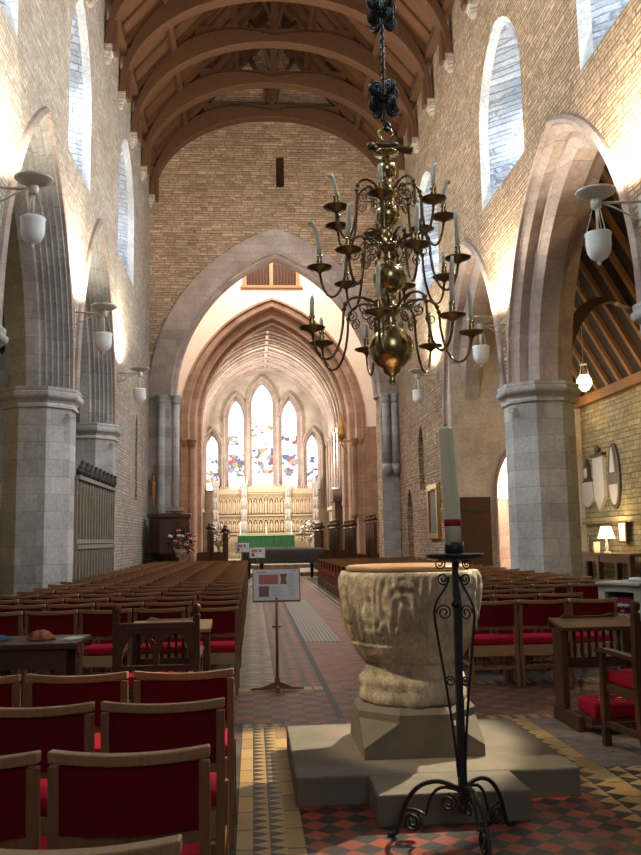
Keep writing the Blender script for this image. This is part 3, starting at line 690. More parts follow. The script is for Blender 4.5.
mb = MB(); sweep_arch(mb, fa, 7.76, 2.75, .9, 1.65, [(-.1, -.06), (-.02, -.08), (.05, .1), (.12, .3), (.12, .92)], 0, 10, z0=0)
tag(mb.build('trim_30', M['brown'], fix=False), 'reddish stone doorway arch closing the side aisle', 'arch moulding', kind='structure')
mb = MB(); mb.bx(6.92, 12, 29.5, 29.8, 0, 9); mb.bx(11.7, 12, 24.9, 29.6, 0, 9); mb.bx(6.9, 12, 24.9, 29.8, 7, 7.2); mb.bx(6.9, 12, 24.9, 29.8, -.1, .0); mb.bx(6.9, 12, 28.6, 29.4, 0, 2.75, 1)
tag(mb.build('wall_side_chapel', [M['white_plaster'], M['brown']]), 'white plastered room seen through the aisle doorway', 'wall', kind='structure')
# wooden door with strap hinges
d = thing('door_1', (6.22, YA, 0), 'brown wooden door with iron strap hinges beside the doorway arch', 'door', kind='structure')
mb = MB(); mb.bx(5.80, 6.65, YA - .07, YA + .0, 0.02, 2.6); mb.build('panel', M['midwood'], d)
for z in (.6, 2.2): q = MB(); q.bx(5.84, 6.6, YA - .09, YA - .068, z, z + .07); q.build('hinge', M['iron'], d)
# left aisle
mb = MB(); mb.bx(-8.6, -8.3, -5, 34, 0, 5.5); tag(mb.build('wall_aisle_left', M['rubble_a']), 'dim rubble wall of the aisle behind the screen', 'wall', kind='structure')
def azl(x): return ZA0 + (x + 8.3) * (9.5 - ZA0) / (XL - WT + 8.3)
al = ramp(MB(), -8.6, XL - WT, -5, 34, .1, .22, azl).build('ceiling_aisle_left', M['aisleroof']); tag(al, 'dark lean-to roof over the aisle behind the screen', 'ceiling', kind='structure')
for k in range(14): ramp(MB(), -8.5, XL - WT, 6 + k * 1.4, 6.14 + k * 1.4, -.08, .1, azl).build('rafter', M['rafter'], al)['kind'] = 'structure'
mb = MB(); mb.bx(-8.4, XL - WT, 25.3, 25.6, 0, 9.5); tag(mb.build('wall_aisle_north_east', M['ashlar']), 'stone wall closing the dim aisle behind the screen', 'wall', kind='structure')

# ------------------------------------------------------------------ wall bracket lamps
def bracket_lamp(x, y, z, xw, label):
    s = 1 if xw < x else -1
    t = thing('bracket_lamp', (x, y, z), label, 'lamp', 'bracket lamps along the nave walls')
    q = MB(); q.lathe([(.05, 0), (.16, .03), (.27, .09), (.29, .12), (.27, .115), (.15, .05), (.02, .03)], (x, y, z), 24, cap0=False, cap1=False); q.build('uplighter_dish', M['enamel'], t, fix=False)
    q = MB(); q.lathe([(.05, -.14), (.075, -.12), (.075, 0), (.05, .02)], (x, y, z), 14); q.build('lamp_holder', M['enamel'], t)
    q = MB(); q.cyl((x, y, z - .05), (xw, y, z - .02), .022, 8); q.tube(bez((x - s * .1, y, z - .06), (x - s * .3, y, z - .1), (xw + s * .1, y, z - .3), (xw, y, z - .3)), .014, 6); q.bx(min(xw, xw + s * .03), max(xw, xw + s * .03), y - .06, y + .06, z - .36, z + .06); q.build('wall_arm', M['enamel'], t)
    q = MB()
    for k in range(3):
        a = 2 * PI * k / 3 + .4; q.cyl((x + .06 * cos(a), y + .06 * sin(a), z - .12), (x + .17 * cos(a), y + .17 * sin(a), z - .50), .008, 6)
    q.cyl((x, y, z - .12), (x, y, z - .46), .02, 8); q.build('hanger', M['enamel'], t)
    q = MB(); q.lathe([(.185, -.50), (.195, -.52), (.18, -.55), (.18, -.68), (.165, -.78), (.12, -.86), (.06, -.90), (.02, -.92), (.03, -.94), (.01, -.97)], (x, y, z), 20); q.build('opal_globe', M['opal'], t)
    l = bpy.data.lights.new('uplight', 'SPOT'); l.energy = UP_W; l.spot_size = 2.7; l.spot_blend = .5; l.shadow_soft_size = .10; l.color = (1, .90, .74)
    lo = bpy.data.objects.new('uplight', l); COL.objects.link(lo); lo.location = (x, y, z + .16); lo.rotation_euler = (PI, 0, 0)
    return t
UP_W = 950
for x, y, z, xw, lb in ((-3.25, 12.9, 6.85, XL, 'dish uplighter over white bowl lamp, nearest on the pulpit side wall'), (-3.22, 19.05, 6.55, XL, 'dish uplighter over white bowl lamp between the two visible pulpit side arches'),
                        (-3.24, 25.4, 6.42, XL, 'dish uplighter over white bowl lamp, furthest on the pulpit side wall'), (4.93, 11.65, 6.25, XR, 'dish uplighter over white bowl lamp, nearest on the font side wall'),
                        (5.0, 18.4, 6.12, XR, 'dish uplighter over white bowl lamp, partly behind the chandelier'), (5.03, 25.8, 6.42, XR, 'dish uplighter over white bowl lamp, furthest on the font side wall'),
                        (-3.25, 6.8, 6.85, XL, None), (4.95, 5.6, 6.3, XR, None)):
    if lb: bracket_lamp(x, y, z, xw, lb)
    else:
        l = bpy.data.lights.new('uplight', 'SPOT'); l.energy = UP_W * .6; l.spot_size = 2.3; l.spot_blend = .5; l.shadow_soft_size = .12; l.color = (1, .90, .74)
        lo = bpy.data.objects.new('uplight', l); COL.objects.link(lo); lo.location = (x, y, z + .16); lo.rotation_euler = (PI, 0, 0)

# ------------------------------------------------------------------ chairs
def chair_proto(full=True):
    t = thing('oak_chair', (0, 0, 0), 'oak chair with crimson seat', 'chair')
    W = .50; a = W / 2
    # curved top rail: thicker toward the ends, leaning back
    rings = []
    for i in range(9):
        k = -1 + 2 * i / 8; x = a * k; yb = -.035 * (1 - k * k); lift = .012 * k * k
        rings.append([(x, yb - .04, .812 + lift), (x, yb + .012, .806 + lift), (x, yb + .024, .842 + lift), (x, yb - .05, .85 + lift)])
    m = MB(); m.loft(rings, 0, False); m.build('top_rail', M['pewood'], t, bevel=.006 if full else 0)
    m = MB(); m.loft([[(a * .88 * k, -.035 * (1 - k * k) - .018 + .035 * (.8 - z) , z) for k in (-1, -.5, 0, .5, 1)] + [(a * .88 * k, -.035 * (1 - k * k) + .012 + .035 * (.8 - z), z) for k in (1, .5, 0, -.5, -1)] for z in (.60, .66, .73, .81)], 0, False)
    m.build('back_panel', M['maroon'], t)
    m = MB(); m.loft([[(a * .9 * u * f, .03 + .2 * (1 + w * f), z) for u, w in ((-1, -1), (1, -1), (1, 1), (-1, 1))] for f, z in ((1, .415), (1, .455), (.94, .475), (.7, .482))], 0, False); m.build('seat_cushion', M['red'], t, bevel=.01 if full else 0)
    def rear(m, s): m.loft([[(s * a - s * .034, y - .02, z), (s * a, y - .02, z), (s * a, y + .02, z), (s * a - s * .034, y + .02, z)] for y, z in ((-.03, 0), (.02, .42), (-.015, .81))], 0, False)
    def front(m, s): m.bx(min(s * a, s * a - s * .034), max(s * a, s * a - s * .034), .40, .44, 0, .42)
    def low(m):
        m.bx(-a, a, .005, .03, .30, .405)
    def strs(m):
        m.bx(-a, a, -.015, .015, .17, .205); m.bx(-a, a, .395, .425, .36, .41); m.bx(-a, a, .41, .43, .16, .19)
        for s in (-1, 1): m.bx(s * (a - .017) - .011, s * (a - .017) + .011, .01, .41, .2, .23)
    if full:
        for s in (-1, 1):
            m = MB(); rear(m, s); m.build('rear_leg', M['legwood'], t)
            m = MB(); front(m, s); m.build('front_leg', M['legwood'], t)
        m = MB(); m.bx(-a + .03, a - .03, -.012, .014, .562, .598); m.build('lower_back_rail', M['legwood'], t)
        m = MB(); low(m); m.build('book_box', M['pewood'], t)
        m = MB(); strs(m); m.build('stretcher', M['legwood'], t)
    else:
        m = MB(); low(m); strs(m)
        for s in (-1, 1): rear(m, s); front(m, s)
        m.bx(-a + .03, a - .03, -.012, .014, .562, .598)
        m.build('frame', M['legwood'], t)
    return t
c_full, c_far = chair_proto(True), chair_proto(False)
used = {}
def put_chair(full, x, y, rz, label, group):
    p = c_full if full else c_far
    o = p if p.name not in used else copy_tree(p)
    used[p.name] = 1; place(o, x, y, 0, rz, label, group); return o
# the near group at the camera's side
for r, y in enumerate((2.05, 2.92, 3.76, 4.6)):
    for k in range(4 if r > 1 else 3 if r else 2):
        x = -.41 - k * .53 + (.02 * r)
        put_chair(True, x, y, rnd.uniform(-.02, .02), 'oak chair with crimson seat, %s from the tiled path, %s row of the near group' % (ORD[k], ORD[r]), 'near group of oak chairs by the font step')
PITCH = .93
for r in range(23):
    y = 8.87 + r * PITCH
    for k in range(6):
        x = -.40 - k * .52 + rnd.uniform(-.006, .006)
        put_chair(r < 7, x, y + rnd.uniform(-.015, .015), rnd.uniform(-.015, .015), 'oak chair, crimson seat, %s from the aisle, %s row of the block facing the pulpit' % (ORD[k], ORD[r]), 'oak chairs facing the pulpit')
    for k in range(6 if r > 2 else 3):
        x = 2.42 + k * .52 + rnd.uniform(-.006, .006)
        put_chair(r < 6, x, y + rnd.uniform(-.015, .015), rnd.uniform(-.015, .015), 'oak chair, crimson seat, %s from the aisle, %s row of the block beyond the font' % (ORD[k], ORD[r]), 'oak chairs beyond the font')

# ------------------------------------------------------------------ font on its platform
mb = MB(); mb.bx(.235, 1.885, 5.15, 6.56, 0, .165); mb.bx(.645, 1.465, 4.75, 5.15, 0, .165)
o = mb.build('stone_platform', M['slab'], bevel=.012); tag(o, 'worn stone platform step carrying the font', 'step', kind='structure')
FX, FY = 1.04, 5.85
t = thing('stone_font', (FX, FY, .165), 'large carved tub-shaped medieval stone font on a square plinth', 'font')
mb = MB(); hs = .375
def broach(z, k):  # square at k=0 to octagon at k=1
    c = hs * (1 - .585 * 1) if False else hs * (1 - k * .586); h = hs
    return [(FX + h, FY - c, z), (FX + h, FY + c, z), (FX + c, FY + h, z), (FX - c, FY + h, z), (FX - h, FY + c, z), (FX - h, FY - c, z), (FX - c, FY - h, z), (FX + c, FY - h, z)]
mb.loft([broach(.165, .02), broach(.235, .02), broach(.375, 1), broach(.42, 1)], 0, False)
mb.loft([[(FX + (x - FX) * f, FY + (y - FY) * f, z) for x, y, _ in broach(0, 1)] for f, z in ((1, .42), (.92, .455))], 0, False)
mb.build('plinth', M['slab'], t, bevel=.008)
def fdisp(amp, fq):
    def d(a, z, r):
        p = Vector((cos(a) * r * fq, sin(a) * r * fq, z * fq)); v = noise.fractal(p, 1, 2, 4) * amp
        v -= amp * .7 * max(0, noise.noise(p * 1.9)) 
        return v
    return d
def carve(a, z, r):
    v = fdisp(.010, 6)(a, z, r)
    if .86 < z < 1.25: # worn interlaced carving
        k = a * 6 / PI; rr = math.hypot((k % 1 - .5) * .25, (z - 1.06))
        v += .006 * sin(rr * 95) * (1 if rr < .17 else .35) * (.5 + noise.noise(Vector((cos(a) * 3, sin(a) * 3, z * 3))))
        v += .006 * sin(a * 46 + 5 * noise.noise(Vector((cos(a) * 5, sin(a) * 5, z * 6))))
    return v
mb = MB(); prof = []
for i in range(9): # stem with roll mouldings
    pass
mb.lathe([(.30, .445), (.335, .455), (.352, .48), (.348, .53), (.338, .555), (.352, .58), (.345, .615), (.318, .63), (.312, .65), (.308, .70), (.312, .76)], (FX, FY, 0), 90, disp=fdisp(.014, 11)); mb.build('stem', M['font'], t)
bp = [(.29, .715), (.325, .715), (.345, .735), (.365, .765), (.385, .81), (.392, .825), (.388, .84), (.405, .87), (.428, .93), (.447, 1.0), (.460, 1.07), (.467, 1.13), (.470, 1.18), (.470, 1.23), (.466, 1.265), (.455, 1.282), (.41, 1.285)]
bp = [p_ for k_ in range(len(bp) - 1) for p_ in (tuple(Vector(bp[k_]).lerp(Vector(bp[k_ + 1]), f_)) for f_ in (0, .25, .5, .75))] + [bp[-1]]
mb = MB(); mb.lathe(bp, (FX, FY, 0), 320, disp=carve); mb.build('bowl', M['font'], t)
mb = MB(); mb.lathe([(.395, 1.288), (.412, 1.292), (.412, 1.314), (.395, 1.322), (.02, 1.326)], (FX - .01, FY, 0), 48)
o = mb.build('font_cover', M['pewood'], at=(FX, FY, 1.288)); tag(o, 'flat round wooden cover lying on the stone font', 'font cover')

# ------------------------------------------------------------------ paschal candle and its wrought iron stand
PX, PY = 1.03, 4.46
t = thing('candle_stand', (PX, PY, 0), 'tall black wrought iron candle stand with scrolled feet before the font', 'candle stand')
mb = MB(); mb.loft([[(PX + r * cos(PI / 4 + PI / 2 * j), PY + r * sin(PI / 4 + PI / 2 * j), z) for j in range(4)] for r, z in ((.029, .16), (.025, .6), (.020, 1.0), (.018, 1.40))], 0, False); mb.ball((PX, PY, .17), .033, 10); mb.ball((PX, PY, 1.16), .025, 10); mb.build('pole', M['iron'], t)
mb = MB(); mb.lathe([(.03, 1.375), (.14, 1.395), (.152, 1.41), (.145, 1.416), (.04, 1.41), (.050, 1.42), (.050, 1.475), (.0435, 1.475), (.0435, 1.43), (.001, 1.43)], (PX, PY, 0), 28); mb.build('tray', M['iron'], t)
for k in range(3):
    a = -PI / 2 + .12 + k * 2 * PI / 3; e = Vector((cos(a), sin(a), 0)); u = Vector((0, 0, 1)); c = Vector((PX, PY, 0))
    mb = MB(); P = lambda r, z: c + e * r + u * z
    mb.tube(bez(P(.015, .26), P(.12, .315), P(.26, .30), P(.315, .11), 12) + bez(P(.315, .11), P(.33, .04), P(.34, .012), P(.375, .014), 5)[1:], .0115, 8)
    mb.tube(bez(P(.02, .25), P(.12, .29), P(.17, .24), P(.19, .12), 8) + bez(P(.19, .12), P(.22, .14), P(.27, .15), P(.29, .14), 5)[1:], .008, 8)
    mb.tube(spiral(P(.075, .19), e, u, .045, .012, 1.6, PI / 2), .006, 6)
    mb.tube(spiral(P(.26, .085), e, u, .05, .012, 1.8, PI / 2 + .6), .008, 6)
    mb.ball(P(.375, .014), .014, 8)
    mb.build('foot', M['iron'], t)
    a2 = a + .5; e = Vector((cos(a2), sin(a2), 0))
    mb = MB()
    mb.tube(bez(P(.02, .32), P(.035, .6), P(.09, .9), P(.115, 1.08), 12) + bez(P(.115, 1.08), P(.135, 1.2), P(.04, 1.22), P(.035, 1.30), 8)[1:], .0065, 8)
    mb.tube(spiral(P(.065, 1.29), e, u, .034, .008, 1.6, PI), .0045, 6)
    mb.tube(spiral(P(.065, 1.12), e, u, .042, .010, 1.7, 0), .0045, 6)
    mb.tube(spiral(P(.045, .78), e, u, .028, .008, 1.5, 0), .0045, 6)
    mb.tube(spiral(P(.08, 1.365), e, u, .032, .007, 1.7, PI / 2), .004, 6)
    mb.build('scroll_bow', M['iron'], t)
t = thing('paschal_candle', (PX, PY, 1.432), 'tall thick cream candle with dark red band on iron stand', 'candle')
ln = lambda z: PX - .035 * (z - 1.43)
rg = lambda r, z: [(ln(z) + r * cos(2 * PI * j / 24), PY + r * sin(2 * PI * j / 24), z) for j in range(24)]
mb = MB(); mb.loft([rg(.041, 1.432), rg(.041, 1.60), rg(.039, 2.05), rg(.036, 2.065), rg(.02, 2.068)]); mb.build('wax', M['wax2'], t)
mb = MB(); mb.loft([rg(.0425, 1.555), rg(.0435, 1.56), rg(.0435, 1.585), rg(.0425, 1.59)]); mb.build('red_band', M['redwax'], t)
mb = MB(); mb.cyl((ln(2.06), PY, 2.062), (ln(2.07), PY, 2.085), .003, 6); mb.build('wick', M['black'], t)

# ------------------------------------------------------------------ chandelier
HX, HY = 1.02, 6.2
ch = thing('chandelier', (HX, HY, 2.6), 'large three-tiered brass chandelier hanging above the font', 'chandelier')
mb = MB()
def sph(z, r, k=8, lo=.2, hi=.2): return [(r * sin(a), z - r * cos(a)) for a in [lo + (PI - lo - hi) * i / k for i in range(k + 1)]]
prof = [(.005, 2.60), (.022, 2.615), (.03, 2.635), (.02, 2.655), (.025, 2.67), (.06, 2.69)]
prof += sph(2.875, .165, 14, .42, .25) + [(.045, 3.05), (.05, 3.07), (.035, 3.10), (.055, 3.13), (.085, 3.15), (.085, 3.18), (.045, 3.20), (.05, 3.24), (.04, 3.27)]
prof += sph(3.40, .122, 12, .3, .3) + [(.04, 3.53), (.05, 3.56), (.035, 3.585), (.05, 3.61), (.078, 3.63), (.078, 3.66), (.04, 3.68), (.05, 3.72), (.04, 3.76)]
prof += sph(3.88, .09, 12, .35, .35) + [(.035, 3.98), (.045, 4.0), (.05, 4.02), (.075, 4.045), (.075, 4.075), (.035, 4.09), (.045, 4.12), (.035, 4.15)]
prof += sph(4.235, .075, 10, .35, .35) + [(.03, 4.31), (.03, 4.35), (.09, 4.36), (.09, 4.375), (.03, 4.385), (.02, 4.46)]
mb.lathe(prof, (HX, HY, 0), 28); mb.build('baluster', M['brass'], ch)
mb = MB(); mb.ball((HX - .02, HY, 4.40), .05, 12, 0, 1.7, .9, .85); mb.ball((HX - .115, HY, 4.425), .032, 10); mb.loft([[(HX + .05, HY - .03, 4.40), (HX + .05, HY + .03, 4.40), (HX + .05, HY + .02, 4.43), (HX + .05, HY - .02, 4.43)], [(HX + .20, HY - .05, 4.385), (HX + .20, HY + .05, 4.385), (HX + .20, HY + .05, 4.40), (HX + .20, HY - .05, 4.40)]], 0, False)
for s in (-1, 1): mb.ball((HX, HY + s * .05, 4.42), .05, 10, 0, 1.8, .35, .5)
mb.build('dove_finial', M['darkbrass'], ch)
mb = MB(); mb.tube([(HX + .05 * cos(2 * PI * i / 20), HY, 4.52 + .055 * sin(2 * PI * i / 20)) for i in range(21)], .011, 8); mb.build('suspension_ring', M['brass'], ch)
mb = MB(); mb.tube([(HX, HY, 4.55), (HX - .005, HY, 4.62), (HX - .005, HY, 15)], .014, 8); mb.tube([(HX - .005 + .013 * cos(i * .9), HY + .013 * sin(i * .9), 4.92 + i * .009) for i in range(60)], .009, 6)
mb.tube([(HX - .03, HY, 4.63), (HX + .03, HY, 4.60), (HX + .035, HY, 4.56), (HX, HY, 4.545)], .012, 6); mb.build('hanging_rod', M['iron'], ch)
for zc in (4.80, 5.50, 6.9):
    mb = MB(); mb.ball((HX - .005, HY, zc), .03, 10)
    for k in range(4):
        a = PI / 4 * .6 + k * PI / 2; e = Vector((cos(a), sin(a), 0)); c = Vector((HX - .005, HY, zc))
        for s in (-1, 1):
            for w in (-.12, .12):
                e2 = (e + Vector((-sin(a), cos(a), 0)) * w).normalized()
                mb.tube(spiral(c + e2 * .070 + Vector((0, 0, s * .068)), e2, Vector((0, 0, s)), .062, .010, 2.3, PI + .5, 26), .0105, 6)
    mb.build('scroll_cluster', M['iron'], ch)
mb = MB(); mb.lathe([(.02, 14.9), (.08, 14.95), (.08, 15.05)], (HX, HY, 0), 12); mb.tube([(HX, HY, 15), (HX, HY, slope_z(HX) + .02)], .015, 6); mb.build('ceiling_fixing', M['iron'], ch)
TIERS = [(3.165, 2.98, .60, [-17, 35, 90, 140, 190, 233, 282], .0), (3.645, 3.47, .515, [13, 64, 116, 158, 212, 268, 318], .0), (4.06, 3.87, .425, [-15, 41, 92, 132, 183, 236, 290], .0)]
TN = ['lowest', 'middle', 'top']
CAND = {0: [.25, .32, .25, .16, .12, .10, .14], 1: [.20, .27, .09, .13, .15, .26, .24], 2: [.12, .18, .19, .20, .15, .18, .16]}
for ti, (zr, zp, R, angs, _) in enumerate(TIERS):
    for k, ad in enumerate(angs):
        al_ = math.radians(ad - 90); e = Vector((cos(al_), sin(al_), 0)); u = Vector((0, 0, 1)); c = Vector((HX, HY, 0)); n_ = Vector((-sin(al_), cos(al_), 0))
        P = lambda r, z: c + e * r + u * z
        dr = rnd.uniform(-.015, .015)
        mb = MB(); sc = R / .6
        path = bez(P(.06, zr), P(.16 * sc, zr + .10), P(.34 * sc, zr + .11), P(.36 * sc, zr - .02), 9) + bez(P(.36 * sc, zr - .02), P(.37 * sc, zp - .27), P(R - .03, zp - .32), P(R, zp - .02), 10)[1:]
        mb.tube(path, .0095, 7)
        for q in (path[8], path[9]): mb.ball(q, .018, 8)
        mb.tube(spiral(P(.20 * sc, zr + .00), e, u, .06, .010, 1.7, PI / 2, 16), .0055, 5)
        mb.tube(spiral(P(.30 * sc, zr - .07), e, u, .045, .010, 1.5, PI / 2, 14), .005, 5)
        mb.tube(spiral(P(.15 * sc, zr - .09), e, u, .035, .008, 1.5, -PI / 2, 14), .005, 5)
        arm = mb.build('arm', M['darkbrass'], ch)
        pc = P(R, 0)
        mb = MB(); mb.lathe([(.012, zp - .03), (.03, zp - .012), (.085, zp + .006), (.096, zp + .016), (.092, zp + .02), (.03, zp + .008), (.012, zp + .012)], pc, 20); mb.build('drip_pan', M['darkbrass'], arm)
        mb = MB(); mb.lathe([(.012, zp + .01), (.024, zp + .02), (.013, zp + .04), (.024, zp + .06), (.014, zp + .075), (.022, zp + .09), (.022, zp + .105), (.0155, zp + .105)], pc, 12); mb.build('socket', M['brass'], arm)
        h = CAND[ti][k]; z0 = zp + .108; tl = {(1, 5): (-.05, .06), (2, 6): (-.035, .03), (2, 2): (.035, .03), (2, 1): (.02, .01)}.get((ti, k), (rnd.uniform(-.012, .012), .0))
        cd = thing('chandelier_candle', (pc.x, pc.y, z0), 'white candle in the %s chandelier tier, %s anticlockwise from the front%s' % (TN[ti], ORD[k], ', drooping' if (ti, k) == (1, 5) else ''), 'candle', 'candles in the chandelier')
        cp = [pc + Vector((tl[0] * f * f, 0, z0 + h * f)) for f in (0, .2, .4, .6, .8, 1)]
        mb = MB(); mb.tube(cp, [.0165, .0165, .016, .0155, .015, .011], 10)
        if tl[1] > .02: mb.ball(cp[-1] + Vector((-.012 if tl[0] < 0 else .012, 0, -.012)), .018, 8)
        mb.build('wax', M['wax'], cd)
        mb = MB(); mb.cyl(cp[-1], cp[-1] + Vector((.001, 0, .014)), .0025, 5); mb.build('wick', M['black'], cd)

# ------------------------------------------------------------------ carved armchairs and prayer desks
def armchair(x, y, label):
    """faces +y; seen from behind"""
    t = thing('carved_armchair', (x, y, 0), label, 'armchair'); w = .29
    for s in (-1, 1):
        m = MB(); m.loft([[(x + s * w - .024, y + d - .026, z), (x + s * w + .024, y + d - .026, z), (x + s * w + .024, y + d + .026, z), (x + s * w - .024, y + d + .026, z)] for d, z in ((-.08, 0), (-.01, .25), (0, .44), (-.005, .70), (-.02, .96))], 0, False)
        m.lathe([(.03, .955), (.034, .965), (.018, .975), (.028, .99), (.036, 1.015), (.028, 1.04), (.006, 1.05)], (x + s * w, y - .02, 0), 12); m.build('back_post', M['midwood'], t)
        m = MB(); m.bx(x + s * w - .024, x + s * w + .024, y + .42, y + .47, 0, .44); m.bx(x + s * w - .02, x + s * w + .02, y + .425, y + .465, .44, .655); m.build('front_leg', M['midwood'], t)
        m = MB(); m.loft([[(x + s * w - .028, y + d, z), (x + s * w + .028, y + d, z), (x + s * w + .028, y + d, z + .03), (x + s * w - .028, y + d, z + .03)] for d, z in ((.0, .645), (.25, .655), (.42, .66), (.52, .645))], 0, False); m.build('armrest', M['midwood'], t)
    m = MB(); m.bx(x - w, x + w, y - .01, y + .47, .38, .44); m.build('seat_rail', M['midwood'], t, bevel=.006)
    m = MB(); m.bx(x - w + .02, x + w - .02, y + .03, y + .46, .442, .53); m.build('seat_cushion', M['red'], t, bevel=.02)
    # back: top rail and fretted board with two pointed arches and a quatrefoil
    m = MB(); m.bx(x - w, x + w, y - .045, y + .0, .865, .915); m.build('top_rail', M['midwood'], t, bevel=.006)
    def fb(u, ww, tt): return (u, y - .035 + tt, ww)
    hol = [[(p[0], p[1]) for p in lancet(x + s * .132, .612, .66, .112, .185, 7)] for s in (-1, 1)]
    quat = [(x + .024 * (1 + .35 * cos(4 * a)) * cos(a), .80 + .024 * (1 + .35 * cos(4 * a)) * sin(a)) for a in [2 * PI * i / 24 for i in range(24)]]
    m = MB(); m.prism([[(x - w, .62), (x - w, .87), (x + w, .87), (x + w, .62), (x + .23, .62)][:4]] + [], fb, .001, .002) if False else None
    outer_ = [(x - w, .60), (x + w, .60), (x + w, .87), (x - w, .87)]
    m.prism([outer_] + hol + [quat], fb, 0, .022); m.build('fretted_back', M['midwood'], t)
    m = MB(); m.bx(x - w, x + w, y - .03, y + .005, .565, .60)
    for j in range(7):
        xx = x - w + .07 + j * (2 * w - .14) / 6; m.lathe([(.012, .44), (.016, .48), (.009, .50), (.014, .53), (.01, .57)], (xx, y - .01, 0), 8)
    m.build('spindle_rail', M['midwood'], t)
    m = MB(); m.bx(x - w, x + w, y + .43, y + .455, .12, .16)
    for s in (-1, 1): m.bx(x + s * w - .015, x + s * w + .015, y - .03, y + .44, .14, .18)
    m.build('stretcher', M['midwood'], t)
    return t
def prayer_desk(x, y, label, top='midwood'):
    """kneeling desk in front of an armchair; the slope faces -y"""
    t = thing('prayer_desk', (x, y, 0), label, 'prayer desk'); w = .30
    for s in (-1, 1):
        m = MB(); m.bx(x + s * w - .025, x + s * w + .025, y + .14, y + .36, .10, .74); m.bx(x + s * w - .03, x + s * w + .03, y - .16, y + .40, 0, .12); m.build('side_panel', M['midwood'], t, bevel=.008)
    m = MB(); m.loft([[(x - w - .04, y + .06, z), (x + w + .04, y + .06, z), (x + w + .04, y + .40, z + .05), (x - w - .04, y + .40, z + .05)] for z in (.735, .765)], 0, False)
    m.prism([[(-.34, .735), (.34, .735), (.34, .79), (.26, .80), (.20, .845), (.12, .825), (-.12, .825), (-.20, .845), (-.26, .80), (-.34, .79)]], lambda u, ww, tt: (x + u, y + .38 + tt, ww), 0, .025)
    m.build('sloping_top', M[top], t, bevel=.004)
    m = MB(); m.bx(x - w, x + w, y + .29, y + .32, .42, .50)
    for j in range(8):
        xx = x - w + .08 + j * (2 * w - .16) / 7; m.lathe([(.012, .50), (.02, .57), (.01, .62), (.016, .68), (.012, .74)], (xx, y + .305, 0), 8)
    m.build('spindle_front', M['midwood'], t)
    m = MB(); m.bx(x - w + .02, x + w - .02, y - .30, y + .06, .08, .13); m.build('kneeling_board', M['midwood'], t)
    k = MB(); k.loft([[(x - .25 * f, y - .30 * f, z), (x + .25 * f, y - .30 * f, z), (x + .25 * f, y + .04 * f, z), (x - .25 * f, y + .04 * f, z)] for f, z in ((1, .132), (1.02, .17), (1.0, .225), (.9, .24))], 0, False)
    return t, k
armchair(2.86, 5.90, 'carved wooden armchair with ball finials and red seat beside the font platform').rotation_euler = (0, 0, .13)
t, k = prayer_desk(2.80, 6.90, 'brown wooden prayer desk with spindle front near the painted cabinet')
o = k.build('kneeler', M['red'], at=(2.8, 6.77, .132), bevel=.012); tag(o, 'red kneeling cushion on the foot of the prayer desk by the cabinet', 'kneeler')
q = MB()
for i in range(9): q.box(2.66 + rnd.uniform(0, .28), 6.77 + rnd.uniform(-.09, .09), .2415, .05, .03, .003, i % 2, rnd.uniform(0, 3))
q.build('embroidery', [M['marble'], M['gilt']], o)
armchair(-.705, 6.62, 'carved wooden armchair with pierced arched back facing the chair rows')
prayer_desk(-.70, 7.55, 'brown wooden prayer desk in front of the arch-backed armchair', 'pewood')
# third armchair back at the frame edge
# ------------------------------------------------------------------ table with cloths at the left
t = thing('dark_table', (-1.9, 6.85, 0), 'dark wooden table holding a patterned cloth behind the near chairs', 'table')
mb = MB(); mb.bx(-2.75, -1.27, 6.55, 7.15, .75, .79); mb.build('table_top', M['dark'], t, bevel=.006)
for x in (-2.65, -1.40):
    for y in (6.65, 7.05): q = MB(); q.bx(x - .035, x + .035, y - .035, y + .035, 0, .75); q.build('leg', M['dark'], t)
q = MB(); q.bx(-2.68, -1.37, 6.63, 6.66, .60, .75); q.build('apron', M['dark'], t)
def crumple(name, cx, cy, z, rx, ry, h, mat, label, cat, seed):
    m = MB(); n, k = 26, 9; rings = []
    for i in range(k):
        f = 1 - i / (k - 1); ring = []
        for j in range(n):
            a = 2 * PI * j / n; v = noise.noise(Vector((cos(a) * 1.7 + seed, sin(a) * 1.7, f * 2)))
            rr = (f ** .7) * (1 + .28 * v); zz = h * (1 - f ** 2.2) * (1 + .5 * noise.noise(Vector((cos(a) * 2.4, seed, f * 4)))) if i else 0
            ring.append((cx + rx * rr * cos(a), cy + ry * rr * sin(a), z + max(zz, .002)))
        rings.append(ring)
    m.loft(rings, 0, True); o = m.build(name, M[mat], at=(cx, cy, z)); return tag(o, label, cat)
crumple('folded_cloth', -2.02, 6.82, .792, .21, .2, .045, 'bluecloth', 'dark blue folded cloth lying on the dark table', 'cloth', 3)
crumple('patterned_scarf', -1.585, 6.84, .792, .115, .12, .06, 'scarf', 'crumpled orange and purple patterned cloth on the dark table', 'cloth', 8)
mb = MB(); mb.box(-1.35, 6.80, .7945, .11, .18, .005, 0, -.3); mb.box(-1.345, 6.81, .799, .105, .18, .004, 0, -.15)
tag(mb.build('white_leaflet', M['white'], at=(-1.36, 6.80, .792)), 'white leaflets on the table corner beside the patterned cloth', 'leaflet')

